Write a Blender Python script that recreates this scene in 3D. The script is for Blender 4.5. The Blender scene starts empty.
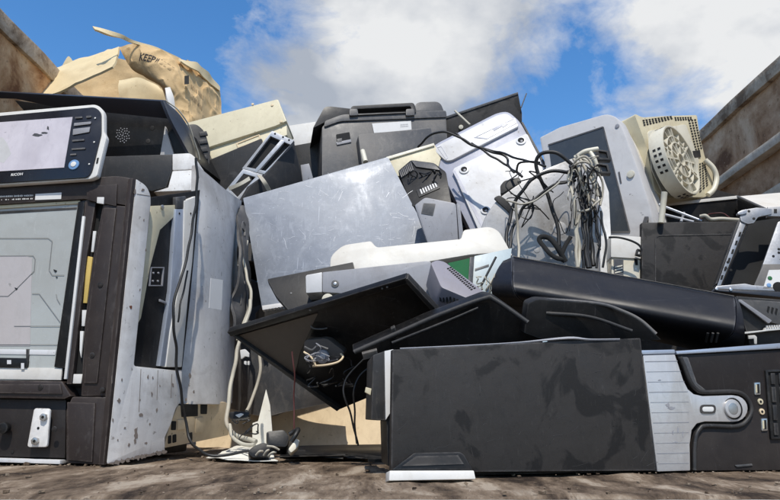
import bpy, bmesh, math, random
from mathutils import Vector, Matrix, noise
random.seed(7)
C = bpy.context.scene
COL = C.collection
R = math.radians

# ------------------------------------------------------------------ camera, sky, sun, exposure
F_PX, PITCH, CAM_H = 650.0, R(14.6), 0.0745
cd = bpy.data.cameras.new('camera'); cam = bpy.data.objects.new('camera', cd); COL.objects.link(cam)
cam.location = (0, 0, CAM_H); cam.rotation_euler = (R(90) + PITCH, 0, 0)
cd.sensor_width = 36; cd.lens = 36 * F_PX / 780; cd.clip_start = 0.01; cd.clip_end = 5000
C.camera = cam
SUN = Vector((0.03, -0.52, 0.85)).normalized()
sun_el = math.asin(SUN.z); sun_az = math.atan2(SUN.x, SUN.y)
sd = bpy.data.lights.new('sun', 'SUN'); so = bpy.data.objects.new('sun', sd); COL.objects.link(so)
sd.energy = 3.0; sd.angle = R(0.5); sd.color = (1.0, 0.945, 0.85)
so.rotation_euler = SUN.to_track_quat('Z', 'Y').to_euler(); so.location = (-2, -3, 6)
C.view_settings.view_transform = 'Standard'; C.view_settings.look = 'None'
C.view_settings.exposure = 0.42; C.view_settings.gamma = 1.0

def ray(px, py):
    x = (px - 390) / F_PX; y = (250 - py) / F_PX
    return Vector((x, math.cos(PITCH) - y * math.sin(PITCH), math.sin(PITCH) + y * math.cos(PITCH)))
CAM = Vector((0, 0, CAM_H))
def P(px, py, Y):
    """the point of the place that stands Y metres ahead of the camera in this direction"""
    r = ray(px, py); return CAM + r * (Y / r.y)

w = bpy.data.worlds.new('World'); C.world = w; w.use_nodes = True
nt = w.node_tree; N = nt.nodes; Lk = nt.links
for n in list(N): N.remove(n)
out = N.new('ShaderNodeOutputWorld')
sky = N.new('ShaderNodeTexSky'); sky.sky_type = 'NISHITA'; sky.sun_disc = False
sky.sun_elevation = sun_el; sky.sun_rotation = sun_az; sky.air_density = 1.0; sky.dust_density = 0.2; sky.ozone_density = 3.0
hsv = N.new('ShaderNodeHueSaturation'); hsv.inputs['Saturation'].default_value = 1.25; hsv.inputs['Value'].default_value = 1.12
Lk.new(sky.outputs[0], hsv.inputs['Color'])
bg1 = N.new('ShaderNodeBackground'); bg1.inputs[1].default_value = 0.135; Lk.new(hsv.outputs[0], bg1.inputs[0])
geo = N.new('ShaderNodeTexCoord')
nz1 = N.new('ShaderNodeTexNoise'); nz1.inputs['Scale'].default_value = 4.6; nz1.inputs['Detail'].default_value = 12; nz1.inputs['Roughness'].default_value = 0.6
nz1.inputs['Distortion'].default_value = 0.35
mp = N.new('ShaderNodeMapping'); mp.inputs['Scale'].default_value = (1.0, 1.0, 1.5); mp.inputs['Location'].default_value = (0.4, 0.2, 0.1)
Lk.new(geo.outputs['Generated'], mp.inputs[0]); Lk.new(mp.outputs[0], nz1.inputs['Vector'])
def math_node(op, a=None, b=None, clamp=False):
    m = N.new('ShaderNodeMath'); m.operation = op; m.use_clamp = clamp
    for i, v in enumerate((a, b)):
        if v is None: continue
        if isinstance(v, (int, float)): m.inputs[i].default_value = v
        else: Lk.new(v, m.inputs[i])
    return m.outputs[0]
acc = math_node('ADD', math_node('MULTIPLY', nz1.outputs['Fac'], 1.55), -.235)
CLOUDS = [((265, 40), .10, .16), ((320, 60), .15, .20), ((410, 20), .20, .26), ((480, 40), .15, .17), ((750, 20), .16, .24), ((700, 40), .10, .10),
          ((360, 100), .15, .12), ((640, 15), .08, .12), ((80, 10), .30, -.38), ((200, 75), .12, -.21), ((590, 40), .085, -.20), ((565, 90), .10, -.11), ((640, 100), .09, -.13), ((690, 120), .06, -.11), ((275, 5), .05, -.12)]
nz3 = N.new('ShaderNodeTexNoise'); nz3.inputs['Scale'].default_value = 15; nz3.inputs['Detail'].default_value = 9; nz3.inputs['Roughness'].default_value = .62; nz3.inputs['Distortion'].default_value = .4
Lk.new(mp.outputs[0], nz3.inputs['Vector'])
acc = math_node('ADD', acc, math_node('MULTIPLY', math_node('SUBTRACT', nz3.outputs['Fac'], .5), .42))
for (c, rad, amp) in CLOUDS:
    d = ray(*c).normalized()
    sub = N.new('ShaderNodeVectorMath'); sub.operation = 'DISTANCE'; sub.inputs[1].default_value = d
    Lk.new(geo.outputs['Generated'], sub.inputs[0])
    q = math_node('DIVIDE', sub.outputs['Value'], rad)
    q = math_node('MULTIPLY', q, q)
    q = math_node('MULTIPLY', q, -1.0)
    q = math_node('EXPONENT', q)
    q = math_node('MULTIPLY', q, amp)
    acc = math_node('ADD', acc, q)
cr = N.new('ShaderNodeValToRGB'); cr.color_ramp.elements[0].position = 0.44; cr.color_ramp.elements[1].position = 0.78
cr.color_ramp.elements[0].color = (0, 0, 0, 1); cr.color_ramp.elements[1].color = (1, 1, 1, 1)
Lk.new(acc, cr.inputs[0])
nz2 = N.new('ShaderNodeTexNoise'); nz2.inputs['Scale'].default_value = 5.0; nz2.inputs['Detail'].default_value = 7
Lk.new(mp.outputs[0], nz2.inputs['Vector'])
cc = N.new('ShaderNodeValToRGB'); cc.color_ramp.elements[0].position = 0.40; cc.color_ramp.elements[1].position = 0.60
cc.color_ramp.elements[0].color = (0.37, 0.41, 0.48, 1); cc.color_ramp.elements[1].color = (0.74, 0.75, 0.76, 1)
Lk.new(nz2.outputs['Fac'], cc.inputs[0])
bg2 = N.new('ShaderNodeBackground'); bg2.inputs[1].default_value = 0.84; Lk.new(cc.outputs[0], bg2.inputs[0])
mx = N.new('ShaderNodeMixShader'); Lk.new(cr.outputs[0], mx.inputs[0]); Lk.new(bg1.outputs[0], mx.inputs[1]); Lk.new(bg2.outputs[0], mx.inputs[2])
Lk.new(mx.outputs[0], out.inputs[0])

# ------------------------------------------------------------------ materials
MATS = {}
def M(name, col, rough=.5, metal=0., dirt=.35, dirtcol=(.07, .055, .04), specks=.25, scratch=0., bump=.06, scale=1., scrcol=None, spec=.5, streak=0., sharp=0., wear=None, dist=.3, patch=None):
    if name in MATS: return MATS[name]
    m = bpy.data.materials.new(name); m.use_nodes = True; MATS[name] = m
    t = m.node_tree; n = t.nodes; l = t.links
    b = n['Principled BSDF']
    tc = n.new('ShaderNodeTexCoord'); oi = n.new('ShaderNodeObjectInfo')
    ad = n.new('ShaderNodeVectorMath'); ad.operation = 'MULTIPLY_ADD'
    l.new(tc.outputs['Object'], ad.inputs[0]); ad.inputs[1].default_value = (1, 1, 1)
    sc = n.new('ShaderNodeVectorMath'); sc.operation = 'SCALE'; sc.inputs[0].default_value = (7.3, 3.1, 5.7); l.new(oi.outputs['Random'], sc.inputs['Scale'])
    l.new(sc.outputs[0], ad.inputs[2])
    vec = ad.outputs[0]
    def noise_(s, d=6, r=.6, v=vec, dist=0.):
        q = n.new('ShaderNodeTexNoise'); q.inputs['Scale'].default_value = s; q.inputs['Detail'].default_value = d
        q.inputs['Roughness'].default_value = r; q.inputs['Distortion'].default_value = dist; l.new(v, q.inputs['Vector']); return q.outputs['Fac']
    def ramp(f, a, c, va=0., vb=1.):
        q = n.new('ShaderNodeMapRange'); q.inputs[1].default_value = a; q.inputs[2].default_value = c; q.inputs[3].default_value = va; q.inputs[4].default_value = vb
        l.new(f, q.inputs[0]); return q.outputs[0]
    def mix(f, a, c):
        q = n.new('ShaderNodeMix'); q.data_type = 'RGBA'; l.new(f, q.inputs[0])
        for v, i in ((a, 6), (c, 7)):
            if isinstance(v, tuple): q.inputs[i].default_value = (*v[:3], 1)
            else: l.new(v, q.inputs[i])
        return q.outputs[2]
    big = noise_(5.5 * scale, 8, .62, dist=dist)
    # slow tone drift, then dirt patches, then specks, then scratches
    c0 = mix(ramp(noise_(2.3 * scale, 4), .3, .7), tuple(x * .93 for x in col), tuple(min(1, x * 1.06) for x in col))
    f_d = ramp(big, .62 - .22 * dirt + .07 * sharp, .80 - .1 * dirt - .10 * sharp, 0., min(1., .35 + .6 * dirt)) if dirt > 0 else None
    if patch: f_d = ramp(noise_(5.5 * scale, 5, .55, dist=dist), patch[0], patch[1], 0., .9)
    c1 = mix(f_d, c0, dirtcol) if f_d else c0
    if specks > 0:
        f_s = ramp(noise_(75 * scale, 3, .55), .72 - .1 * specks, .76 - .08 * specks, 0., .75)
        c1 = mix(f_s, c1, tuple(x * .7 for x in dirtcol))
    if streak > 0:
        mp_ = n.new('ShaderNodeMapping'); mp_.inputs['Scale'].default_value = (26 * scale, 26 * scale, 2.0 * scale); l.new(vec, mp_.inputs[0])
        c1 = mix(ramp(noise_(1., 6, .6, mp_.outputs[0]), .52, .75, 0, streak), c1, dirtcol)
    if dirt > 0:
        # smears and mottling finer than the patches
        mp2 = n.new('ShaderNodeMapping'); mp2.inputs['Rotation'].default_value = (.4, .9, .7); mp2.inputs['Scale'].default_value = (42 * scale, 9 * scale, 22 * scale); l.new(vec, mp2.inputs[0])
        c1 = mix(ramp(noise_(1., 7, .66, mp2.outputs[0], .8), .53, .68, 0., .55 * dirt), c1, dirtcol)
        c1 = mix(ramp(noise_(34 * scale, 6, .7), .42, .70, 0., .28 * dirt), c1, dirtcol)
    if wear is not None:
        bv = n.new('ShaderNodeBevel'); bv.samples = 4; bv.inputs['Radius'].default_value = .0045
        gm = n.new('ShaderNodeNewGeometry'); dt = n.new('ShaderNodeVectorMath'); dt.operation = 'DOT_PRODUCT'
        l.new(bv.outputs[0], dt.inputs[0]); l.new(gm.outputs['Normal'], dt.inputs[1])
        e1 = ramp(dt.outputs['Value'], .985, .86, 0., 1.)
        mu = n.new('ShaderNodeMath'); mu.operation = 'MULTIPLY'; l.new(e1, mu.inputs[0]); l.new(ramp(noise_(30, 5, .7), .40, .60, 0., .85), mu.inputs[1])
        c1 = mix(mu.outputs[0], c1, wear)
    f_scr = None
    if scratch > 0:
        for k, (rot, sx) in enumerate((((.3, .7, .5), (180, 5, 9)), ((1.1, .2, 2.0), (6, 160, 8)), ((.5, 1.7, 1.2), (90, 7, 130)))):
            mp_ = n.new('ShaderNodeMapping'); mp_.inputs['Rotation'].default_value = rot; mp_.inputs['Scale'].default_value = tuple(q * scale * 1.9 for q in sx); l.new(vec, mp_.inputs[0])
            f = ramp(noise_(1., 3, .5, mp_.outputs[0]), .67, .73, 0., scratch)
            c1 = mix(f, c1, scrcol or tuple(min(1, x * 1.5 + .12) for x in col))
    l.new(c1, b.inputs['Base Color'])
    l.new(ramp(big, .3, .75, max(.05, rough - .1), min(1., rough + .22)), b.inputs['Roughness'])
    b.inputs['Metallic'].default_value = metal
    b.inputs['Specular IOR Level'].default_value = spec
    if bump > 0:
        bp = n.new('ShaderNodeBump'); bp.inputs['Strength'].default_value = bump; bp.inputs['Distance'].default_value = .004
        l.new(noise_(140 * scale, 4, .6), bp.inputs['Height'])
        b2 = n.new('ShaderNodeBump'); b2.inputs['Strength'].default_value = bump * 1.5; b2.inputs['Distance'].default_value = .02
        l.new(noise_(7 * scale, 3, .5), b2.inputs['Height']); l.new(bp.outputs[0], b2.inputs['Normal']); l.new(b2.outputs[0], b.inputs['Normal'])
    return m

DUST = (.22, .19, .16); MUD = (.075, .055, .04)
m_brown   = M('dark_brown_plastic', (.027, .019, .017), .5, dirt=.5, dirtcol=(.062, .050, .043), scratch=.2, spec=.4, sharp=.3, wear=(.15, .125, .11))
m_brown2  = M('recessed_brown_plastic', (.018, .014, .013), .55, dirt=.4, dirtcol=(.05, .042, .037), scratch=.1, spec=.35)
m_black   = M('black_plastic', (.006, .006, .0065), .42, dirt=.6, dirtcol=(.030, .027, .025), scratch=.14, spec=.3, sharp=.4, wear=(.085, .08, .075))
m_blackm  = M('matt_black_metal', (.034, .031, .029), .55, dirt=.5, dirtcol=(.0125, .012, .012), scratch=.14, scale=2.5, patch=(.535, .585), dist=.7, wear=(.16, .15, .145), spec=.3, scrcol=(.11, .105, .10))
m_gloss   = M('glossy_black_plastic', (.008, .008, .012), .22, dirt=.4, dirtcol=(.03, .03, .035), bump=.02)
m_cover   = M('dull_black_plastic', (.007, .007, .010), .46, dirt=.45, dirtcol=(.026, .025, .027), bump=.03, spec=.35, scratch=.14, wear=(.10, .10, .11))
m_navy    = M('navy_black_plastic', (.012, .016, .026), .33, dirt=.2, dirtcol=(.04, .04, .045))
m_grey    = M('grey_plastic', (.30, .30, .32), .45, dirt=.4, dirtcol=(.14, .125, .11), scratch=.12)
m_lgrey   = M('light_grey_panel', (.84, .825, .80), .42, wear=(.34, .29, .25), dirt=.6, dirtcol=(.38, .34, .30), specks=.45, scratch=.22, streak=.25, scrcol=(.32, .30, .28))
m_curv    = M('smooth_grey_panel', (.70, .685, .67), .4, wear=(.34, .3, .27), dirt=.55, dirtcol=(.25, .22, .19), specks=.6, scratch=.15, streak=.2, scrcol=(.3, .28, .27))
m_shroud  = M('scuffed_shroud_metal', (.36, .355, .35), .45, .3, dirt=.75, dirtcol=(.17, .155, .14), specks=.5, scratch=.3, sharp=.6, scale=1.6)
m_rout    = M('router_plastic', (.25, .235, .265), .45, dirt=.4, dirtcol=(.18, .16, .15), specks=.3)
m_pale    = M('pale_bluish_sheet', (.40, .47, .49), .4, dirt=.3, dirtcol=(.25, .25, .24))
m_inkl    = M('bleached_ink', (.36, .245, .125), .85, dirt=0, specks=0, bump=0)
m_grime   = M('grime', (.24, .20, .17), .8, dirt=.5, dirtcol=(.25, .21, .18), specks=.4, bump=0)
m_rust    = M('rust_mark', (.20, .07, .03), .8, dirt=.4, bump=0)
m_dgrey   = M('dark_grey_plastic', (.055, .056, .060), .48, dirt=.75, dirtcol=(.17, .155, .14), scratch=.22, sharp=.4, wear=(.22, .205, .19))
m_dgrey2  = M('charcoal_plastic', (.022, .022, .023), .5, dirt=.5, dirtcol=(.072, .064, .057), scratch=.18, spec=.35, sharp=.3, wear=(.13, .12, .11))
m_white   = M('white_plastic', (.70, .68, .64), .45, dirt=.5, dirtcol=(.5, .46, .4), specks=.2)
m_white2  = M('cool_white_plastic', (.65, .65, .66), .4, dirt=.6, dirtcol=(.45, .42, .38), specks=.45, scratch=.16, scrcol=(.45, .43, .42))
m_lav     = M('lavender_grey_plastic', (.56, .55, .545), .4, dirt=.25, dirtcol=(.25, .23, .22))
m_beige   = M('beige_plastic', (.64, .575, .40), .5, dirt=.4, dirtcol=(.36, .29, .18), specks=.4, scratch=.1, scrcol=(.4, .33, .22))
m_beiged  = M('stained_beige_board', (.70, .56, .37), .6, dirt=.45, dirtcol=(.34, .24, .14), specks=.4, streak=.3)
m_card    = M('cardboard', (.62, .435, .23), .85, dirt=.55, dirtcol=(.42, .265, .12), specks=.3, bump=.25, spec=.2, sharp=.3)
m_cardl   = M('sunlit_cardboard', (.70, .57, .35), .85, dirt=.25, dirtcol=(.42, .30, .16), specks=.1, bump=.12, spec=.2)  # paler copy of the cardboard, sunlight on the flaps put into its colour
m_steel   = M('brushed_zinc_sheet', (.19, .205, .235), .50, .3, dirt=.85, dirtcol=(.32, .34, .375), specks=.35, scratch=.35, dist=1.0, wear=(.5, .52, .55), scrcol=(.55, .58, .64), bump=.04)
m_frame   = M('pale_steel_frame', (.46, .47, .49), .4, .45, dirt=.7, dirtcol=(.3, .28, .26), scratch=.15)
m_frameb  = M('bluish_steel', (.46, .51, .60), .36, .5, dirt=.3, dirtcol=(.28, .28, .3))
m_alu     = M('brushed_aluminium', (.58, .565, .555), .42, .4, dirt=.6, dirtcol=(.30, .285, .27), specks=.1, streak=.3, scratch=.2)
m_bolt    = M('bolt_steel', (.55, .54, .52), .3, .9, dirt=.2, specks=0)
m_glass   = M('scanner_glass', (.43, .445, .43), .22, dirt=.6, dirtcol=(.33, .33, .31), specks=.15, scratch=.12)
m_pinkg   = M('scanner_underlay', (.47, .435, .43), .3, dirt=.5, dirtcol=(.36, .34, .325), specks=.1)
m_scr     = M('dull_display_film', (.60, .56, .60), .25, dirt=.55, dirtcol=(.34, .31, .35), specks=.1, bump=0)
m_crt     = M('dark_screen_glass', (.055, .062, .068), .12, dirt=.3, dirtcol=(.16, .16, .155), bump=0)
m_hole    = M('dark_hole', (.006, .006, .006), .8, dirt=0, specks=0, bump=0)
m_line    = M('glass_line', (.22, .22, .215), .6, dirt=0, specks=0, bump=0)
m_print   = M('white_print', (.70, .69, .66), .6, dirt=.1, specks=0, bump=0)
m_inkd    = M('dark_ink', (.045, .035, .03), .8, dirt=0, specks=0, bump=0)
m_inkf    = M('faded_ink', (.27, .18, .10), .85, dirt=0, specks=0, bump=0)
m_label   = M('paper_label', (.68, .67, .65), .7, dirt=.2, dirtcol=(.5, .45, .4), specks=.1, bump=.02)
m_yellow  = M('yellow_foam_tape', (.62, .44, .12), .7, dirt=.3, dirtcol=(.3, .2, .06))
m_blue    = M('blue_button', (.16, .30, .52), .3, dirt=0, specks=0)
m_pcb     = M('green_circuit_board', (.012, .12, .028), .4, dirt=.2, specks=.3)
m_cblk    = M('black_cable', (.012, .012, .012), .45, dirt=.3, dirtcol=(.06, .055, .05), specks=0, bump=0)
m_cwht    = M('dirty_white_cable', (.47, .44, .36), .55, dirt=.7, dirtcol=(.3, .25, .19), specks=0, bump=0)
m_cred    = M('red_wire', (.08, .018, .015), .5, dirt=.2, specks=0, bump=0)
m_paper   = M('white_paper', (.80, .78, .70), .8, dirt=.2, dirtcol=(.5, .43, .33), specks=.15, bump=.1)
m_ring    = M('cream_plastic', (.66, .625, .515), .45, dirt=.5, dirtcol=(.40, .33, .22), specks=.2)
m_lining  = M('dusty_lining', (.075, .062, .052), .6, dirt=.5, dirtcol=(.13, .105, .085))
m_scrl    = M('bright_scratch', (.40, .42, .46), .4, .3, dirt=0, specks=0, bump=0)
m_rim     = M('rim_and_groove_shade', (.34, .35, .42), .42, dirt=.4, dirtcol=(.2, .19, .19), specks=.3, wear=(.6, .6, .62))  # the rim's own colour, also used for the painted groove shadows
m_scrd    = M('dull_scratch', (.068, .063, .06), .6, dirt=0, specks=0, bump=0)
m_chassis = M('dull_chassis_steel', (.30, .31, .33), .42, .5, dirt=.7, dirtcol=(.14, .13, .12), specks=.4, scratch=.3, wear=(.45, .45, .46))
m_bar     = M('aged_white_plastic', (.60, .575, .52), .5, dirt=.6, dirtcol=(.47, .42, .35), specks=.4, scratch=.1, wear=(.42, .38, .33), scrcol=(.4, .37, .33))
m_tape    = M('velcro_strap', (.008, .008, .008), .9, dirt=.2, dirtcol=(.04, .04, .04), specks=0)

# ------------------------------------------------------------------ builders
class Pl:
    """a plane in the place: a point on it, and the way it faces (yaw 0 = towards the open end, + = to +X; tilt + = up)"""
    def __init__(s, px, py, Y, yaw=0, tilt=0, n=None):
        s.o = P(px, py, Y)
        y, t = R(yaw), R(tilt)
        s.n = (n or Vector((math.sin(y) * math.cos(t), -math.cos(y) * math.cos(t), math.sin(t)))).normalized()
    def at(s, px, py, off=0.):
        r = ray(px, py); o = s.o + s.n * off
        return CAM + r * ((o - CAM).dot(s.n) / r.dot(s.n))
    @staticmethod
    def three(a, b, c):
        A, B, D = P(*a), P(*b), P(*c); q = Pl(*a); n = (B - A).cross(D - A).normalized()
        if n.dot(CAM - A) < 0: n = -n
        q.n = n; return q

def link(name, verts, faces, mat, parent=None, smooth=35):
    me = bpy.data.meshes.new(name); me.from_pydata([tuple(v) for v in verts], [], faces)
    bm = bmesh.new(); bm.from_mesh(me); bmesh.ops.recalc_face_normals(bm, faces=bm.faces); bm.to_mesh(me); bm.free()
    me.materials.append(mat)
    for p in me.polygons: p.use_smooth = True
    me.set_sharp_from_angle(angle=R(smooth))
    o = bpy.data.objects.new(name, me); COL.objects.link(o)
    if parent is not None: o.parent = parent
    return o

def bevel_obj(o, w_, seg=2, ang=30):
    if w_ <= 0: return o
    me = o.data; bm = bmesh.new(); bm.from_mesh(me)
    es = [e for e in bm.edges if len(e.link_faces) == 2 and e.calc_face_angle(0) > R(ang)]
    bmesh.ops.bevel(bm, geom=es, offset=w_, segments=seg, profile=.6, affect='EDGES', clamp_overlap=True)
    bm.to_mesh(me); bm.free()
    for p in me.polygons: p.use_smooth = True
    me.set_sharp_from_angle(angle=R(40)); return o

class T:
    """a thing: an Empty at its base that carries its parts"""
    all = []
    def __init__(s, name, label, cat, group=None):
        s.e = bpy.data.objects.new(name, None); COL.objects.link(s.e); s.e.empty_display_size = .05
        s.e['label'] = label; s.e['category'] = cat
        if group: s.e['group'] = group
        T.all.append(s)
    def settle(s):
        kids = []; st = list(s.e.children)
        while st:
            k = st.pop(); kids.append(k); st += list(k.children)
        lo = Vector((1e9,) * 3); hi = -lo; seen = set()
        for k in kids:
            for v in k.data.vertices:
                for i in range(3): lo[i] = min(lo[i], v.co[i]); hi[i] = max(hi[i], v.co[i])
        base = Vector(((lo.x + hi.x) / 2, (lo.y + hi.y) / 2, lo.z))
        for k in kids:
            if k.data.name in seen: continue
            seen.add(k.data.name); k.data.transform(Matrix.Translation(-base))
        s.e.location = base

def par(t): return t.e if isinstance(t, T) else t
SOLO = []
def solo(o, label, cat, group=None, kind=None):
    o['label'] = label; o['category'] = cat
    if group: o['group'] = group
    if kind: o['kind'] = kind
    SOLO.append(o); return o

def rnd(pts, r, n=4):
    """round the corners of an outline"""
    out_ = []; L = len(pts)
    for i, p in enumerate(pts):
        rr = r[i] if isinstance(r, (list, tuple)) else r
        if rr <= 0: out_.append(p); continue
        a = Vector(pts[i - 1]); b = Vector(p); c = Vector(pts[(i + 1) % L])
        da, dc = (a - b), (c - b); k = min(rr, da.length * .48, dc.length * .48)
        s_, e_ = b + da.normalized() * k, b + dc.normalized() * k
        for j in range(n + 1):
            u = j / n; out_.append(tuple(s_ * (1 - u) ** 2 + b * 2 * u * (1 - u) + e_ * u * u))
    return out_

def prism(t, name, pl, pts, depth, mat, off=0., bev=.002, back=None, taper=None, label=None, seg=2):
    """an outline on a plane given thickness: depth metres behind the plane"""
    f = [pl.at(x, y, off) for x, y in pts]
    dv = back if back is not None else -pl.n * depth
    g = [v + dv for v in f]
    if taper:
        c = sum(g, Vector()) / len(g); g = [c + (v - c) * taper for v in g]
    L = len(f)
    faces = [list(range(L)), list(range(2 * L - 1, L - 1, -1))] + [[i, (i + 1) % L, L + (i + 1) % L, L + i] for i in range(L)]
    o = link(name, f + g, faces, mat, par(t) if t else None)
    bevel_obj(o, bev, seg)
    if label: o['label'] = label
    return o

def ringprism(t, name, pl, outer, inner, depth, mat, off=0., bev=.0015, label=None):
    """a frame: outer and inner outline with the same number of points"""
    L = len(outer); f = [pl.at(x, y, off) for x, y in outer] + [pl.at(x, y, off) for x, y in inner]
    g = [v - pl.n * depth for v in f]; V = f + g; faces = []
    for i in range(L):
        j = (i + 1) % L
        faces += [[i, j, L + j, L + i], [2 * L + i, 3 * L + i, 3 * L + j, 2 * L + j], [i, 2 * L + i, 2 * L + j, j], [L + i, L + j, 3 * L + j, 3 * L + i]]
    o = link(name, V, faces, mat, par(t)); bevel_obj(o, bev)
    if label: o['label'] = label
    return o

def sheet(t, name, rows, thick, mat, sub=4, bev=0, jitter=0., label=None, crease=0.):
    """a bent sheet through a grid of (px, py, Y) points"""
    pts = [[P(*q) if not isinstance(q, Vector) else q for q in r_] for r_ in rows]
    def cr1(p, u):
        n_ = len(p); x = u * (n_ - 1); i = min(int(x), n_ - 2); f = x - i
        p0 = p[i - 1] if i > 0 else p[i] * 2 - p[i + 1]; p3 = p[i + 2] if i + 2 < n_ else p[i + 1] * 2 - p[i]
        return .5 * (2 * p[i] + (p[i + 1] - p0) * f + (2 * p0 - 5 * p[i] + 4 * p[i + 1] - p3) * f * f + (3 * p[i] - p0 - 3 * p[i + 1] + p3) * f ** 3)
    nu = (len(pts) - 1) * sub; nv = (len(pts[0]) - 1) * sub
    rws = [[cr1([r_[c] for r_ in pts], i / nu) for c in range(len(pts[0]))] for i in range(nu + 1)]
    g = [[cr1(r_, j / nv) for j in range(nv + 1)] for r_ in rws]
    V = [v for r_ in g for v in r_]; W_ = nv + 1
    if jitter:
        V = [v + Vector((noise.noise(v * 14), noise.noise(v * 14 + Vector((9, 2, 4))), noise.noise(v * 14 + Vector((3, 8, 1))))) * jitter for v in V]
    if crease:
        def rd(v, s_, o_): return (1 - min(1, abs(noise.noise(v * s_ + o_)) * 3.2)) ** 2
        V = [v + Vector((.25, -.95, .2)) * crease * (rd(v, 8, Vector((1, 5, 2))) + .55 * rd(v, 19, Vector((7, 1, 4))) - .5) for v in V]
    faces = [[i * W_ + j, i * W_ + j + 1, (i + 1) * W_ + j + 1, (i + 1) * W_ + j] for i in range(nu) for j in range(nv)]
    # thickness away from the camera side
    nr = []
    for i in range(nu + 1):
        for j in range(nv + 1):
            a = V[min(i + 1, nu) * W_ + j] - V[max(i - 1, 0) * W_ + j]; b = V[i * W_ + min(j + 1, nv)] - V[i * W_ + max(j - 1, 0)]
            n_ = a.cross(b).normalized(); nr.append(n_)
    s_ = sum(1 if nr[k].dot(CAM - V[k]) > 0 else -1 for k in range(len(V)))
    sg = 1 if s_ > 0 else -1
    B = [V[k] - nr[k] * sg * thick for k in range(len(V))]; O = len(V)
    faces += [[O + q for q in reversed(f)] for f in faces]
    ed = [i * W_ for i in range(nu + 1)]
    def rim(ids):
        for a, b in zip(ids, ids[1:]): faces.append([a, b, O + b, O + a])
    rim([j for j in range(W_)]); rim([nu * W_ + j for j in range(W_)]); rim([i * W_ for i in range(nu + 1)]); rim([i * W_ + nv for i in range(nu + 1)])
    o = link(name, V + B, faces, mat, par(t) if t else None, smooth=50)
    if label: o['label'] = label
    return o

def smooth_path(p, n=8):
    out_ = []
    for i in range(len(p) - 1):
        p0 = p[i - 1] if i else p[i] * 2 - p[i + 1]; p3 = p[i + 2] if i + 2 < len(p) else p[i + 1] * 2 - p[i]
        for k in range(n):
            f = k / n; out_.append(.5 * (2 * p[i] + (p[i + 1] - p0) * f + (2 * p0 - 5 * p[i] + 4 * p[i + 1] - p3) * f * f + (3 * p[i] - p0 - 3 * p[i + 1] + p3) * f ** 3))
    out_.append(p[-1]); return out_

def tube(t, name, path, r, mat, seg=8, n=7, straight=False, label=None, flat=1., kink=None):
    pts = [P(*q) if not isinstance(q, Vector) else q for q in path]
    if not straight and len(pts) > 2: pts = smooth_path(pts, n)
    if kink is None: kink = .0045 if mat in (m_cblk, m_cwht, m_cred) and not straight else 0.
    if kink: pts = [p + Vector((noise.noise(p * 23 + Vector((len(path), 0, 0))), noise.noise(p * 23 + Vector((5, 3, 1))), noise.noise(p * 23 + Vector((1, 7, 2))))) * kink for p in pts]
    V = []; faces = []
    up = Vector((.13, .2, 1)).normalized(); prev = None
    for i, p in enumerate(pts):
        d = (pts[min(i + 1, len(pts) - 1)] - pts[max(i - 1, 0)]).normalized()
        a = prev - d * prev.dot(d) if prev is not None else d.cross(up)
        if a.length < 1e-4: a = d.cross(Vector((1, 0, 0)))
        a.normalize(); prev = a; b = d.cross(a)
        for k in range(seg):
            th = 2 * math.pi * k / seg; V.append(p + a * (r * math.cos(th)) + b * (r * flat * math.sin(th)))
    L = len(pts)
    for i in range(L - 1):
        for k in range(seg):
            k2 = (k + 1) % seg; faces.append([i * seg + k, i * seg + k2, (i + 1) * seg + k2, (i + 1) * seg + k])
    faces.append(list(range(seg))); faces.append([(L - 1) * seg + k for k in range(seg)])
    o = link(name, V, faces, mat, par(t) if t else None, smooth=60)
    if label: o['label'] = label
    return o

def disc(t, name, pl, px, py, rpx, depth, mat, off=.001, seg=20, bev=.0008, dome=0., rot_ax=None):
    """a round thing on a plane, radius given by what it covers in pixels"""
    c = pl.at(px, py, off); r_ = rpx / F_PX * (c - CAM).length * .96
    a = pl.n.orthogonal().normalized(); b = pl.n.cross(a)
    f = [c + (a * math.cos(2 * math.pi * k / seg) + b * math.sin(2 * math.pi * k / seg)) * r_ for k in range(seg)]
    return solid_ring(t, name, f, -pl.n * depth, mat, bev)
def solid_ring(t, name, f, dv, mat, bev=0.):
    L = len(f); V = f + [v + dv for v in f]
    faces = [list(range(L)), list(range(2 * L - 1, L - 1, -1))] + [[i, (i + 1) % L, L + (i + 1) % L, L + i] for i in range(L)]
    return bevel_obj(link(name, V, faces, mat, par(t) if t else None), bev)

def many(t, name, polys, mat, depth=.002, label=None, kind='stuff', bev=0):
    """many small alike pieces joined into one part"""
    V = []; faces = []
    for f, n_ in polys:
        L = len(f); o = len(V); V += f + [v - n_ * depth for v in f]
        faces += [[o + k for k in range(L)], [o + k for k in range(2 * L - 1, L - 1, -1)]] + [[o + i, o + (i + 1) % L, o + L + (i + 1) % L, o + L + i] for i in range(L)]
    ob = link(name, V, faces, mat, par(t)); bevel_obj(ob, bev, 1)
    ob['kind'] = kind
    if label: ob['label'] = label
    return ob

def quad_lerp(q, u, v):
    a, b, c, d = [Vector(x) for x in q]     # top-left, top-right, bottom-right, bottom-left
    return tuple((a * (1 - u) + b * u) * (1 - v) + (d * (1 - u) + c * u) * v)
def cells(pl, q, nu, nv, fu=.6, fv=.6, off=.0006, skip=None):
    """a grid of small pieces laid over a four-cornered patch of a plane"""
    out_ = []
    for i in range(nu):
        for j in range(nv):
            if skip and skip(i, j): continue
            u0, u1 = (i + .5 - fu / 2) / nu, (i + .5 + fu / 2) / nu; v0, v1 = (j + .5 - fv / 2) / nv, (j + .5 + fv / 2) / nv
            out_.append(([pl.at(*quad_lerp(q, u, v), off) for u, v in ((u0, v0), (u1, v0), (u1, v1), (u0, v1))], pl.n))
    return out_

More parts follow.
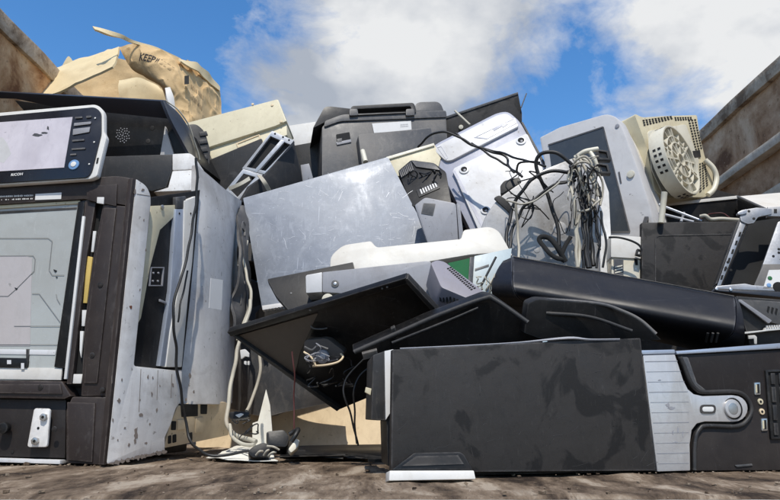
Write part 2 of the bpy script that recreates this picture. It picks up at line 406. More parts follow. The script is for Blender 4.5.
def scratches(t, pl, quad, n_, mat, off, seed, lmax=10., wpx=.35):
    """fine separate scratches, hairline films on a surface"""
    rs_ = random.Random(seed); out_ = []
    for k in range(n_):
        x, y = quad_lerp(quad, rs_.random(), rs_.random()); a = rs_.gauss(-.3, .9); L = lmax * rs_.random() ** 2 + 1
        p = [(x, y)]
        for j in range(3): a += rs_.gauss(0, .18); p.append((p[-1][0] + math.cos(a) * L / 3, p[-1][1] + math.sin(a) * L / 3))
        out_ += pxline(pl, p, wpx * rs_.uniform(.5, 1.5), off)
    return many(t, 'scratch_line', out_, mat, depth=.0001)
def pxline(pl, pts, wpx, off):
    r_ = []
    for a, b in zip(pts, pts[1:]):
        d = Vector((b[0] - a[0], b[1] - a[1])); d.normalize(); nn = Vector((-d.y, d.x)) * wpx / 2
        r_.append(([pl.at(a[0] + nn.x, a[1] + nn.y, off), pl.at(b[0] + nn.x, b[1] + nn.y, off), pl.at(b[0] - nn.x, b[1] - nn.y, off), pl.at(a[0] - nn.x, a[1] - nn.y, off)], pl.n))
    return r_
from mathutils.bvhtree import BVHTree
def lay_on(verts, o, pl, gap=.0012):
    """press flat print onto a bent surface, along the plane's own direction"""
    bv = BVHTree.FromPolygons([v.co for v in o.data.vertices], [list(p.vertices) for p in o.data.polygons])
    for v in verts:
        h = bv.ray_cast(v.co + pl.n * .3, -pl.n)
        if h[0] is not None: v.co = h[0] + pl.n * gap
def blots(t, name, pl, spots, mat, off, seed=1, parent=None):
    """irregular stains and scuffs with a shape of their own: thin films on a surface (x, y, width, height in the plane)"""
    rs_ = random.Random(seed); polys = []
    for (x, y, w_, h_) in spots:
        n_ = 11; ph = rs_.uniform(0, 6)
        polys.append(([pl.at(x + w_ / 2 * math.cos(2 * math.pi * k / n_ + ph) * rs_.uniform(.45, 1.1), y + h_ / 2 * math.sin(2 * math.pi * k / n_ + ph) * rs_.uniform(.45, 1.1), off) for k in range(n_)], pl.n))
    return many(t, name, polys, mat, depth=.0003)
def lettering(t, name, txt, pl, p0, p1, hpx, mat, off=.0008, parent=None, wrap=None):
    cu = bpy.data.curves.new('txt', 'FONT'); cu.body = txt; cu.resolution_u = 2; cu.offset = .022
    tmp = bpy.data.objects.new('txt', cu); COL.objects.link(tmp)
    bpy.context.view_layer.update()
    me = bpy.data.meshes.new_from_object(tmp.evaluated_get(bpy.context.evaluated_depsgraph_get()))
    xs = [v.co.x for v in me.vertices]; ys = [v.co.y for v in me.vertices]
    x0, x1, y0, y1 = min(xs), max(xs), min(ys), max(ys)
    a, b = pl.at(*p0, off), pl.at(*p1, off); u = b - a; vdir = u.normalized().cross(-pl.n).normalized()
    if vdir.z < 0: vdir = -vdir
    hh = hpx / F_PX * (a - CAM).length
    for v in me.vertices: v.co = a + u * ((v.co.x - x0) / (x1 - x0)) + vdir * (hh * (v.co.y - y0) / (y1 - y0))
    if wrap: lay_on([v for v in me.vertices], wrap, pl)
    bpy.data.objects.remove(tmp); bpy.data.curves.remove(cu)
    me.materials.append(mat); me.name = name
    o = bpy.data.objects.new(name, me); COL.objects.link(o); o.parent = parent or par(t)
    o['kind'] = 'stuff'
    return o

def box_mesh(lo, hi): 
    x0, y0, z0 = lo; x1, y1, z1 = hi
    V = [Vector(v) for v in ((x0, y0, z0), (x1, y0, z0), (x1, y1, z0), (x0, y1, z0), (x0, y0, z1), (x1, y0, z1), (x1, y1, z1), (x0, y1, z1))]
    return V, [[0, 3, 2, 1], [4, 5, 6, 7], [0, 1, 5, 4], [1, 2, 6, 5], [2, 3, 7, 6], [3, 0, 4, 7]]

# ------------------------------------------------------------------ the setting
def ground_mat(name, cols, rough, sc, bump, ani=None):
    m = bpy.data.materials.new(name); m.use_nodes = True; t = m.node_tree; n = t.nodes; l = t.links; b = n['Principled BSDF']
    tc = n.new('ShaderNodeTexCoord')
    def nz(s, d, r, dist=0., scl=None):
        q = n.new('ShaderNodeTexNoise'); q.inputs['Scale'].default_value = s; q.inputs['Detail'].default_value = d; q.inputs['Roughness'].default_value = r; q.inputs['Distortion'].default_value = dist
        scl = scl or ani
        if scl:
            mp_ = n.new('ShaderNodeMapping'); mp_.inputs['Scale'].default_value = scl; l.new(tc.outputs['Object'], mp_.inputs[0]); l.new(mp_.outputs[0], q.inputs['Vector'])
        else: l.new(tc.outputs['Object'], q.inputs['Vector'])
        return q.outputs['Fac']
    big = nz(sc, 10, .68, .4)
    r_ = n.new('ShaderNodeValToRGB'); e = r_.color_ramp.elements
    while len(e) < len(cols): e.new(.5)
    for i, c in enumerate(cols): e[i].position = .37 + .25 * i / (len(cols) - 1); e[i].color = (*c, 1)
    l.new(big, r_.inputs[0])
    sp = n.new('ShaderNodeMapRange'); sp.inputs[1].default_value = .60; sp.inputs[2].default_value = .72; sp.inputs[4].default_value = .8; l.new(nz(sc * 9, 5, .62), sp.inputs[0])
    mx_ = n.new('ShaderNodeMix'); mx_.data_type = 'RGBA'; l.new(sp.outputs[0], mx_.inputs[0]); l.new(r_.outputs[0], mx_.inputs[6]); mx_.inputs[7].default_value = (*cols[0], 1)
    s2 = n.new('ShaderNodeMapRange'); s2.inputs[1].default_value = .66; s2.inputs[2].default_value = .74; s2.inputs[4].default_value = .7; l.new(nz(sc * 16, 4, .6), s2.inputs[0])
    m2 = n.new('ShaderNodeMix'); m2.data_type = 'RGBA'; l.new(s2.outputs[0], m2.inputs[0]); l.new(mx_.outputs[2], m2.inputs[6]); m2.inputs[7].default_value = (*[min(1, x * 1.35) for x in cols[-1]], 1)
    l.new(m2.outputs[2], b.inputs['Base Color']); b.inputs['Roughness'].default_value = rough; b.inputs['Specular IOR Level'].default_value = .3
    bp = n.new('ShaderNodeBump'); bp.inputs['Strength'].default_value = bump; bp.inputs['Distance'].default_value = .006; l.new(nz(sc * 6, 9, .7), bp.inputs['Height']); l.new(bp.outputs[0], b.inputs['Normal'])
    return m
m_floor = ground_mat('dirty_worn_floor', [(.026, .016, .010), (.115, .080, .053), (.23, .17, .118), (.42, .345, .265)], .8, 11., 1., ani=(1.3, .34, 1))
m_wallL = ground_mat('rusty_tan_wall', [(.21, .085, .035), (.45, .245, .115), (.60, .37, .20), (.70, .49, .29)], .85, 5., .8)
m_wallR = ground_mat('rusty_brown_wall', [(.14, .065, .03), (.34, .195, .105), (.48, .31, .19), (.60, .43, .29)], .85, 4.5, .8)
m_rail  = ground_mat('worn_tan_rail', [(.16, .105, .065), (.34, .26, .185), (.46, .37, .28), (.56, .47, .37)], .8, 9., .5)
m_railp = ground_mat('pale_worn_rail', [(.40, .31, .22), (.58, .49, .38), (.66, .58, .47), (.72, .65, .54)], .8, 9., .4)
m_lip   = ground_mat('scuffed_edge_metal', [(.06, .045, .035), (.20, .17, .14), (.42, .40, .37), (.55, .55, .55)], .6, 14., .6)
m_earth = ground_mat('yard_earth', [(.08, .07, .055), (.14, .12, .10), (.19, .165, .135), (.25, .22, .18)], .9, 1.2, .6)

def structure(o): o['kind'] = 'structure'; return o
# yard ground far below the raised bed, out to the horizon
V, Fc = box_mesh((-1800, -1800, -1.2), (1800, 1800, -0.95)); structure(link('ground', V, Fc, m_earth))
# the bed's floor: an uneven dirty deck with a rounded front edge
nx, ny = 150, 130; V = []; Fc = []
Y0, Y1 = 0.702, 4.2
for j in range(ny + 1):
    f = j / ny; y = Y0 + (Y1 - Y0) * f ** 1.9
    for i in range(nx + 1):
        x = -1.3 + 2.68 * i / nx
        z = .0028 * noise.noise(Vector((x * 9, y * 12, 0))) + .0026 * noise.noise(Vector((x * 28, y * 55, 3))) + .0012 * noise.noise(Vector((x * 70, y * 120, 5)))
        yy = y
        if j < 6:
            z -= .012 * (1 - j / 6) ** 2; yy = Y0 + .004 * noise.noise(Vector((x * 12, 1, 1))) + (y - Y0)
        V.append((x, yy, z - .002))
for j in range(ny):
    for i in range(nx):
        a = j * (nx + 1) + i; Fc.append([a, a + 1, a + nx + 2, a + nx + 1])
structure(link('floor', V, Fc, m_floor, smooth=80))
# steel edge that closes the floor in front, a step lower
V, Fc = box_mesh((-1.3, .655, -.22), (1.38, .7015, -.0035)); o = structure(link('floor_edge', V, Fc, m_lip)); bevel_obj(o, .006, 3)
V, Fc = box_mesh((-1.3, .705, -.22), (1.38, 4.2, -.06)); structure(link('floor_base', V, Fc, m_wallR))

def wall_sheet(t, name, X, H, face, mat):
    """a dented steel side: an uneven sheet facing inwards"""
    V = []; Fc = []; n1, n2 = 110, 34
    for i in range(n1 + 1):
        y = .66 + 3.5 * i / n1
        for j in range(n2 + 1):
            z = H * j / n2
            d = .016 * noise.noise(Vector((y * 2.6, z * 2.6, X))) + .006 * noise.noise(Vector((y * 9, z * 9, X)))
            V.append((X + d, y, z - .05))
    for i in range(n1):
        for j in range(n2):
            a = i * (n2 + 1) + j; Fc.append([a, a + 1, a + n2 + 2, a + n2 + 1])
    O = len(V); V += [(X - face * .05, y_, z_) for (x_, y_, z_) in V]; Fc += [[O + k for k in reversed(f)] for f in Fc[:]]
    return link(name, V, Fc, mat, t.e, smooth=80)
def beam(t, name, x0, x1, z0, z1, mat, y0=.66, y1=4.16, wob=.004, label=None):
    V = []; Fc = []; n1 = 60
    for i in range(n1 + 1):
        y = y0 + (y1 - y0) * i / n1
        w1 = wob * noise.noise(Vector((y * 4, x0 * 3, z0))); w2 = wob * noise.noise(Vector((y * 5, x1, z1 * 3)))
        V += [(x0 + w1, y, z0 + w2), (x1 + w1, y, z0 + w2), (x1 + w1, y, z1 + w2), (x0 + w1, y, z1 + w2)]
    for i in range(n1):
        for k in range(4):
            a = i * 4; Fc.append([a + k, a + (k + 1) % 4, a + 4 + (k + 1) % 4, a + 4 + k])
    Fc += [[0, 1, 2, 3], [n1 * 4 + 3, n1 * 4 + 2, n1 * 4 + 1, n1 * 4]]
    o = bevel_obj(link(name, V, Fc, mat, t.e), .006, 2)
    if label: o['label'] = label
    return o
LX, LH = -1.27, 1.36
tl = T('container_wall', 'rusty tan side wall of the container beside the cardboard box', 'container wall', 'side walls of the container')
wall_sheet(tl, 'panel', LX, LH, 1, m_wallL)
beam(tl, 'top_rail', LX - .05, LX + .010, LH - .06, LH + .005, m_rail)
RX, RH = 1.37, 1.30
tr = T('container_wall', 'grey brown rusty side wall with pale rails behind the tube monitor', 'container wall', 'side walls of the container')
wall_sheet(tr, 'panel', RX, RH, -1, m_wallR)
beam(tr, 'top_rail', RX - .014, RX + .05, RH - .05, RH + .005, m_rail)
beam(tr, 'rail', RX - .035, RX + .02, .995, 1.03, m_railp, wob=.003)
beam(tr, 'rail', RX - .035, RX + .02, .825, .86, m_railp, wob=.003)

# grit, chips and crumbs lying about on the floor: one mass nobody could count
rg = random.Random(11); V = []; Fc = []
for k in range(330):
    y = .72 + 1.2 * rg.random() ** 2.2; x = rg.uniform(-.62, .62) * (y + .15); s_ = rg.choice((.0007, .0009, .0012, .0016, .0022)) * rg.uniform(.6, 1.2)
    if k % 40 == 0: s_ *= 2.2
    if k < 110:
        a_, b_ = ((P(0, 461, 1.17), P(103, 465, 1.14)), (P(103, 465, 1.14), P(170, 450, 1.32)), (P(391, 478, .895), P(657, 472, .99)), (P(657, 472, .99), P(790, 470, 1.03)), (P(200, 450, 1.3), P(390, 462, 1.15)))[k % 5]
        u_ = rg.random(); x = a_.x + (b_.x - a_.x) * u_; y = a_.y + (b_.y - a_.y) * u_ - abs(rg.gauss(0, .012)); s_ *= .8
    o_ = len(V); rt = Matrix.Rotation(rg.uniform(0, 6.3), 3, 'Z') @ Matrix.Rotation(rg.uniform(-.6, .6), 3, 'X')
    bv, bf = box_mesh((-s_ * rg.uniform(.6, 1.8), -s_ * rg.uniform(.5, 1.2), -s_ * .5), (s_ * rg.uniform(.6, 1.8), s_ * rg.uniform(.5, 1.2), s_ * rg.uniform(.3, .9)))
    V += [Vector((x, y, s_ * .2)) + rt @ (v + Vector((rg.uniform(-.3, .3), rg.uniform(-.3, .3), rg.uniform(-.2, .2))) * s_) for v in bv]; Fc += [[o_ + q for q in f] for f in bf]
o = link('debris', V, Fc, m_floor); o['kind'] = 'stuff'; solo(o, 'fine grit and chips scattered over the dirty floor', 'debris', kind='stuff')

# ------------------------------------------------------------------ the copier on the left
t = T('photocopier', 'large dark brown photocopier front with glass plate and scuffed grey side', 'photocopier')
A = Pl(103, 465, 1.15, -6, 0)
S = Pl(103, 465, 1.15, 73, 0); yS = S.at(190, 300).y
prism(t, 'body', A, [(-70, 203), (113, 183), (131, 184), (103, 461), (-70, 456)], .36, m_brown2, off=-.03, bev=.006)
top = prism(t, 'top_bar', A, rnd([(-70, 188), (0, 183.5), (118, 175.5), (131, 178), (133, 183), (131, 206), (84, 199), (-70, 209)], [0, 0, 6, 4, 3, 0, 0, 0]), .05, m_brown, bev=.003)
prism(t, 'side_bar', A, [(103, 204), (130.6, 206.6), (109, 396), (81, 396), (85, 320), (93, 257)], .05, m_brown, bev=.002)
prism(t, 'corner_post', A, rnd([(72, 396.6), (109, 396.6), (103, 465), (66, 463), (66, 410)], [0, 0, 4, 2, 0]), .05, m_brown, bev=.003)
prism(t, 'bottom_bar', A, [(-70, 379), (62, 381), (71, 396), (64, 399), (-70, 397)], .05, m_brown, bev=.003)
prism(t, 'lower_panel', A, [(-70, 397.5), (66, 399.5), (65, 458), (-70, 455)], .02, m_brown2, off=-.012, bev=.002)
prism(t, 'foot_strip', A, [(-70, 456), (60, 460), (60, 464), (-70, 460)], .02, m_white2, bev=.001)
# seams as narrow grooves between proud cover strips
prism(t, 'seam_cover', A, [(86, 186), (117, 184), (116, 206), (87, 200)], .004, m_brown, off=.003, bev=.001)
prism(t, 'seam_cover', A, [(104, 208), (116, 208), (97, 383), (84, 383), (87.5, 320), (95.5, 257)], .004, m_brown, off=.003, bev=.001)
prism(t, 'seam_cover', A, [(-70, 384), (60, 384), (62, 394), (-70, 392)], .004, m_brown, off=.003, bev=.001)
prism(t, 'seam_cover', A, [(67, 402), (95, 403), (92, 462), (68, 460)], .004, m_brown, off=.003, bev=.001)
g = prism(t, 'glass_plate', A, [(-70, 212), (80, 202), (56, 380), (-70, 380)], .006, m_glass, off=-.008, bev=.0)
prism(g, 'glass_strip', A, [(-70, 209.5), (80, 200.5), (80, 203.5), (-70, 213)], .006, m_beige, off=-.005, bev=.001)
prism(g, 'dark_strip', A, [(-70, 215), (77, 207), (76.5, 209.5), (-70, 218)], .003, m_dgrey2, off=-.0072, bev=.0006)  # thin dark strip along the top of the glass
prism(g, 'underlay', A, [(-70, 257), (26, 256), (32, 258), (30, 346), (-70, 346)], .003, m_pinkg, off=-.0074, bev=0)
prism(g, 'lower_strip', A, [(-70, 348), (56, 350), (55, 355), (-70, 353)], .004, m_white2, off=-.0068, bev=.0006)
prism(g, 'lower_strip', A, [(-70, 367), (62, 368), (61, 380), (-70, 378)], .004, m_white, off=-.006, bev=.0006)
prism(g, 'sensor_bar', A, [(-30, 357), (26, 358), (28, 361), (27, 368), (-30, 367)], .006, m_black, off=-.004, bev=.001)
prism(g, 'sensor_pin', A, [(26, 349), (29, 349), (28, 361), (26, 361)], .004, m_dgrey2, off=-.005, bev=.0005)
many(g, 'sensor_contact', [([A.at(*p, -.0032) for p in q], A.n) for q in ([(7, 360), (11, 360), (11, 364), (7, 364)], [(21, 363), (24, 363), (24, 369), (21, 369)])], m_white2)
lines = []
for pts in ([(-40, 238), (48, 238), (52, 241), (49, 270), (52, 275), (64, 275)], [(-40, 256), (33, 255.5), (35, 259), (34, 271), (16, 289), (8, 296), (-40, 296)],
            [(32, 293.5), (39, 293.5), (60, 322)], [(56, 294), (57, 299), (60, 304)], [(14, 326), (60, 326)], [(-40, 344.5), (58, 344.5)]):
    lines += pxline(A, pts, .45, -.0066)
many(g, 'glass_line', lines, m_line, depth=.0004)  # thin grey lines drawn across the glass
many(g, 'chip_mark', [([A.at(x + math.cos(k) * r_, y + math.sin(k * 1.3) * r_, -.0064) for k in (0, 1.5, 3, 4.4)], A.n) for x, y, r_ in ((55, 270.5, 1.8), (56.5, 277, 1.0), (16, 288.5, 1.6))], m_hole, depth=.001)
# slide bars on the right of the glass
prism(t, 'slide_bar', A, [(78, 202), (85, 200), (65, 368), (54, 367)], .014, m_black, off=-.004, bev=.001)
prism(t, 'slide_rod', A, [(82, 216), (84.6, 216), (66.4, 379), (63.6, 379)], .006, m_label, off=.001, bev=.001)
prism(t, 'slide_bar', A, [(85.4, 200), (96, 200), (86.5, 257), (80, 310), (71.5, 384), (66.6, 384)], .012, m_brown, off=-.003, bev=.001)
prism(t, 'slide_slot', A, [(92, 202), (105, 203), (84, 386), (69, 386)], .004, m_hole, off=-.014, bev=0)
prism(t, 'foam_strip', A, [(87, 256), (92.5, 257), (87, 303), (83, 303)], .005, m_yellow, off=-.007, bev=.001)
for q in ([(93, 231), (96, 231), (93.5, 252), (91, 252)], [(82, 310), (86.5, 310), (84.5, 326), (81.5, 326)], [(80, 331), (83.5, 331), (81, 358), (79.5, 350)]):
    prism(t, 'pale_strip', A, q, .004, m_label, off=-.007, bev=.0006)
prism(t, 'white_block', A, [(73.5, 374), (82.5, 374), (81, 383.5), (72.5, 383.5)], .006, m_white, off=-.004, bev=.001)
prism(t, 'white_block', A, [(97, 197), (104, 197), (103.5, 204), (96.6, 203)], .004, m_label, off=.0045, bev=.001)
# sticker and the two rows of tiny worn print beside it
prism(t, 'sticker', A, [(35.5, 194), (61.5, 192.5), (61, 199), (35, 200)], .0008, m_label, off=.0012, bev=0)
fine = []
for row, (y0, y1) in enumerate(((197, 195.6), (200.3, 198.8))):
    x = -6
    while x < 33:
        wd = random.uniform(.5, 1.3); u = (x + 6) / 40
        yy = y0 + (y1 - y0) * u; hh = random.uniform(.8, 1.25) if row == 0 else random.uniform(.6, .95)
        if random.random() > .17: fine.append(([A.at(x, yy - hh, .0011), A.at(x + wd * .7, yy - hh, .0011), A.at(x + wd * .7, yy + hh * .5, .0011), A.at(x, yy + hh * .5, .0011)], A.n))
        x += wd + .25
many(t, 'worn_print', fine, m_print, depth=.0003)
for x, y in ((100, 285), (92, 355), (40, 387), (102, 390), (54, 429)):
    s_ = disc(t, 'screw_recess', A, x, y, 2.5, .002, m_black, off=.0045); disc(s_, 'screw_head', A, x, y, 1.6, .001, m_brown2, off=.0052)
hp = prism(t, 'hinge_plate', A, rnd([(34, 408), (50, 408.5), (47, 447), (27, 447)], 3), .005, m_lgrey, off=.0015, bev=.0012)
for x, y in ((42.5, 417), (34, 441)):
    b_ = disc(hp, 'bolt', A, x, y, 3.4, .006, m_bolt, off=.0075, seg=6, bev=.001); disc(b_, 'bolt_socket', A, x, y, 1.5, .001, m_hole, off=.008, seg=6)
disc(hp, 'bolt_hole', A, 38, 428, 1.2, .001, m_hole, off=.0024, seg=10)
disc(t, 'knob', A, 2, 428, 5, .012, m_black, off=.006, bev=.003)
disc(t, 'panel_hole', A, 12, 452, 1.4, .001, m_hole, off=-.0105, seg=8)
# the right side, sheet metal with an open bay
prism(t, 'side_panel', S, rnd([(136.5, 179), (147, 186), (151, 196), (151, 204), (134, 366), (182, 371), (182, 400), (176, 408), (171, 424), (165, 437), (165, 451), (107, 464.5)], [0, 5, 4, 0, 3, 0, 0, 2, 2, 1, 0, 3]), .016, m_lgrey, off=.016, bev=.003)
prism(t, 'edge_cap', S, rnd([(132.5, 178), (137, 179.4), (107.5, 464), (103.5, 465)], 1), .01, m_brown, off=.015, bev=.002)
prism(t, 'bay_back', S, [(146, 198), (200, 190), (190, 300), (182, 370), (130, 368)], .004, m_black, off=.002, bev=0)
prism(t, 'bay_sheet', S, [(151, 206), (175, 205), (177, 214), (160, 230), (150, 268), (141, 318), (137, 325)], .003, m_beige, off=.007, bev=.0006)
disc(t, 'bay_screw', S, 163, 207, 2.3, .003, m_bolt, off=.010)
cf = ringprism(t, 'connector', S, [(151, 267), (164.5, 267), (163, 286), (149.5, 286)], [(152, 268), (163.7, 268), (162.2, 285), (150.6, 285)], .003, m_grey, off=.006, bev=0)
for x, y in ((154, 273), (153.5, 281), (159, 273), (158.5, 281)): disc(cf, 'connector_pin', S, x, y, 1.1, .003, m_grey, off=.007, seg=8)
prism(t, 'bay_clip', S, [(160, 299), (167, 302), (166.5, 304), (160, 301.5)], .003, m_grey, off=.007, bev=.0004)
prism(t, 'side_rail', S, [(176, 209), (184, 209), (183, 262), (170, 330), (165.5, 366), (160, 366), (171, 290)], .010, m_frameb, off=.012, bev=.002)
prism(t, 'side_rail', S, [(184.4, 201), (197, 196), (196, 215), (192.5, 262), (188, 300), (182, 367), (166, 367), (170.5, 332), (183.4, 263)], .012, m_white, off=.014, bev=.002)
disc(t, 'rail_hole', S, 179.7, 213.5, 1.2, .001, m_hole, off=.0128, seg=10); disc(t, 'rail_hole', S, 191, 213.5, 1.1, .001, m_hole, off=.0148, seg=10)
prism(t, 'post_cap', S, [(177, 197), (186, 196), (186, 200), (184, 208.6), (177, 208.6)], .012, m_dgrey, off=.012, bev=.002)
sheet(t, 'rear_panel', [
    [(196.5, 165, yS), (211, 177, yS + .06), (226, 190, yS + .18), (241.5, 201, yS + .42)],
    [(194, 222, yS), (212, 224, yS + .06), (229, 226, yS + .20), (241, 232, yS + .50)],
    [(184, 295, yS), (205, 296, yS + .06), (226, 298, yS + .20), (236, 300, yS + .50)],
    [(178, 366, yS), (202, 368, yS + .06), (224, 368, yS + .19), (234, 366, yS + .46)],
    [(177, 404, yS), (201, 404, yS + .06), (222, 404, yS + .17), (232, 403, yS + .40)]], .012, m_curv, sub=6)
blots(t, 'chipped_mark', S, [(190, 376, 3, 7), (186, 400, 2.5, 4), (194, 392, 2, 4)], m_grime, .012, seed=3)
lb = Pl.three((200, 270, yS - .004), (212, 270, yS + .05), (200, 300, yS - .004))
prism(t, 'rating_label', lb, [(211, 278), (223, 280), (221.5, 310), (209, 308)], .0006, m_label, off=.045, bev=0)
B_ = Pl.three((180, 404, yS - .005), (224, 404, yS + .17), (172, 445, yS - .005))
bb = prism(t, 'broken_base', B_, rnd([(164, 448), (170, 424), (178, 406), (190, 402.5), (227, 402), (229, 435), (200, 441)], 2), .02, m_beiged, bev=.002)
for q in ([(181, 404), (198, 404), (198, 416), (182, 417)], [(201, 404), (207.5, 404), (207, 414), (201, 414)], [(172, 421), (176.5, 421), (176, 430), (171.5, 430)], [(168.5, 436), (171.5, 435), (171.5, 443), (168.5, 444)], [(173, 435), (176.5, 434), (176.5, 442), (173, 443)], [(189, 433), (192.5, 432), (192.5, 440), (189, 441)]):
    prism(bb, 'port_hole', B_, rnd(q, .8), .012, m_hole, off=.0015, bev=.0005)
for q in ([(178, 420), (188, 419), (188, 429), (178, 430)], [(196, 418), (203, 417), (203, 432), (196, 433)]):
    prism(bb, 'port_cover', B_, q, .004, m_beiged, off=.003, bev=.001)

blots(t, 'scuff_mark', S, [(136, 433, 5, 15), (135, 441, 3, 8), (141, 415, 5, 5), (119, 401, 4, 6), (148, 377, 2, 5), (153, 378, 1.5, 4), (152, 394, 2, 7), (125, 428, 3, 3), (113, 420, 2, 5), (146, 443, 3, 3), (129, 445, 3, 4), (150, 424, 2, 3), (160, 386, 1.5, 3), (140, 400, 2, 3), (122, 380, 1.5, 4), (173, 385, 2, 6), (118, 440, 2, 3), (112, 380, 1.5, 9), (157, 410, 2, 6), (146, 250, 1.5, 4), (140, 290, 1.5, 4), (144, 220, 1.5, 3), (135, 192, 3, 6), (143, 190, 4, 3)], m_grime, .0164)
blots(t, 'grime_edge', S, [(112 + k * 5.2, 463.2 - k * 1.15, 7, 3.6 + (k * 7 % 4)) for k in range(11)], m_grime, .0165, seed=4)
blots(t, 'rust_spot', S, [(131, 307, 3, 5)], m_rust, .0164, seed=2)
many(t, 'scratch_line', pxline(S, [(141, 369), (139, 412)], .5, .0163) + pxline(S, [(158, 370), (157, 400)], .4, .0163) + pxline(S, [(150, 196), (137, 194)], .6, .0163) + pxline(S, [(172, 374), (171, 398)], .5, .0163), m_grime, depth=.0002)

# ------------------------------------------------------------------ touch screen panel lying on the copier
t = T('control_panel', 'white rimmed touch screen panel with blue round button on top of the copier', 'control panel')
K = Pl(60, 145, 1.16, -7, 6)
prism(t, 'housing', K, rnd([(-30, 115), (97, 104), (104, 111), (104, 132), (106.5, 137), (97, 176), (90, 179), (-30, 187)], [0, 5, 4, 1.5, 2, 2, 2, 0]), .012, m_white, bev=.003)
bz = prism(t, 'bezel', K, rnd([(-30, 118.5), (95, 107), (101, 112), (101, 134), (91.5, 172), (87, 177.5), (-30, 185)], [0, 5, 4, 3, 4, 3, 0]), .004, m_gloss, off=.003, bev=.001)
sc_ = prism(t, 'screen', K, [(-30, 124.5), (72.5, 117), (64, 167.5), (-30, 173)], .001, m_scr, off=.0042, bev=0)
blots(sc_, 'smear', K, [(37, 135, 12, 4), (44, 133, 8, 2.4), (48, 128, 3, 5)], m_dgrey, .0044, seed=6)
blots(sc_, 'smear', K, [(2, 150, 18, 50)], m_lav, .0043, seed=8)
lettering(t, 'logo', 'RICOH', K, (10.8, 176.2), (22.5, 175.2), 2.6, m_print, off=.004)
bt = disc(t, 'round_button', K, 73.5, 164.5, 5.2, .003, m_blue, off=.0055, bev=.001)
disc(bt, 'button_light', K, 73.2, 164, 2.7, .002, m_print, off=.0066, bev=.0005)
for q in ([(74, 123), (91, 121.5), (90.5, 124), (73.7, 126)], [(73, 129), (90, 127), (89, 132), (72.5, 135)], [(75, 117), (82, 116.4), (82, 118), (75, 118.6)], [(86, 116), (91, 115.6), (91, 117.4), (86, 118)], [(72, 140), (84, 139), (84, 140.6), (72, 141.6)], [(71.5, 148.5), (85, 147.5), (85, 149.2), (71.5, 150)], [(70, 154), (76, 153.5), (76, 155), (70, 155.4)]):
    prism(t, 'key', K, rnd(q, .6), .0016, m_dgrey if q[0][1] > 138 or q[0][1] < 119 else m_grey, off=.0052, bev=.0005)
for x, y in ((94, 142), (89, 164), (95, 118)): disc(t, 'indicator', K, x, y, .9, .001, m_print, off=.005, seg=8)
for q in ([(99, 137), (100.6, 137), (98.4, 147), (97, 147)], [(97, 158), (98.6, 157.6), (97.6, 163), (96, 163.4)]): prism(t, 'side_slot', K, q, .002, m_hole, off=.0012, bev=0)

# ------------------------------------------------------------------ black printer with raised lid behind the panel
t = T('laser_printer', 'black printer with a navy lid and grey end cap behind the touch panel', 'printer')
L1 = Pl(90, 103, 1.72, -4, -35)
prism(t, 'lid', L1, rnd([(-60, 91), (0, 92), (163, 101), (169, 119), (100, 112), (58, 108), (16, 99), (-60, 97)], [0, 0, 2, 2, 0, 0, 0, 0]), .02, m_navy, bev=.003)
sheet(t, 'lid_side', [[(163, 100.5, 1.70), (166, 102, 1.74)], [(170, 118, 1.70), (180, 115, 1.77)], [(181, 139, 1.72), (191, 133, 1.8)], [(191, 157, 1.74), (198, 158, 1.84)]], .008, m_navy, sub=5)
tube(t, 'lid_trim', [(166, 100, 1.73), (181, 113.5, 1.755), (192, 132, 1.79), (199, 159, 1.83)], .0022, m_cwht)
L2 = Pl(120, 140, 1.80, -4, -6)
fp = prism(t, 'front_panel', L2, [(14, 100), (60, 106), (172, 117), (192, 158), (95, 160), (30, 118)], .3, m_black, bev=.003)
dots = []
for k in range(34):
    a_ = k * 2.4; r_ = 1.35 * math.sqrt(k); cx_, cy_ = 123 + r_ * math.cos(a_) * .95, 135 + r_ * math.sin(a_)
    dots.append(([L2.at(cx_ + .62 * math.cos(q), cy_ + .62 * math.sin(q), .0012) for q in (0, 1.05, 2.1, 3.14, 4.2, 5.2)], L2.n))
many(t, 'speaker_dot', dots, m_grey, depth=.001)
prism(t, 'white_wedge', L2, [(165, 126), (174, 155), (160, 155.5)], .012, m_white2, off=.012, bev=.001)
for x, y in ((148, 141), (152, 128)): disc(t, 'dimple', L2, x, y, 2.2, .002, m_dgrey2, off=.001)
L3 = Pl(150, 170, 1.70, 2, 0)
prism(t, 'body', L3, [(70, 157.5), (172, 154.3), (172, 171), (166, 187), (152, 191), (70, 178)], .3, m_dgrey2, bev=.002)
prism(t, 'end_cap', L3, rnd([(172.4, 154), (190, 153), (196, 158), (197.5, 169), (172.4, 170.4)], [0, 3, 3, 0, 0]), .3, m_lgrey, bev=.002)
prism(t, 'end_cap', L3, [(172.4, 171), (197.5, 169.6), (197.5, 190), (153, 192), (168, 187.4)], .3, m_lgrey, bev=.002)

t = T('plastic_casing', 'small ribbed black casing wedged between black printer and beige cover', 'casing')
q_ = Pl(198, 148, 1.98, 18, 5)
prism(t, 'shell', q_, rnd([(180, 126), (196, 123), (205, 131), (210.5, 150), (209, 178), (186, 178)], [2, 5, 5, 4, 3, 2]), .2, m_dgrey2, bev=.006)
for k in range(5): prism(t, 'rib', q_, [(199, 132 + 8 * k), (206.5, 131 + 8 * k), (208, 135 + 8 * k), (200, 136 + 8 * k)], .008, m_dgrey2, off=.004, bev=.001)

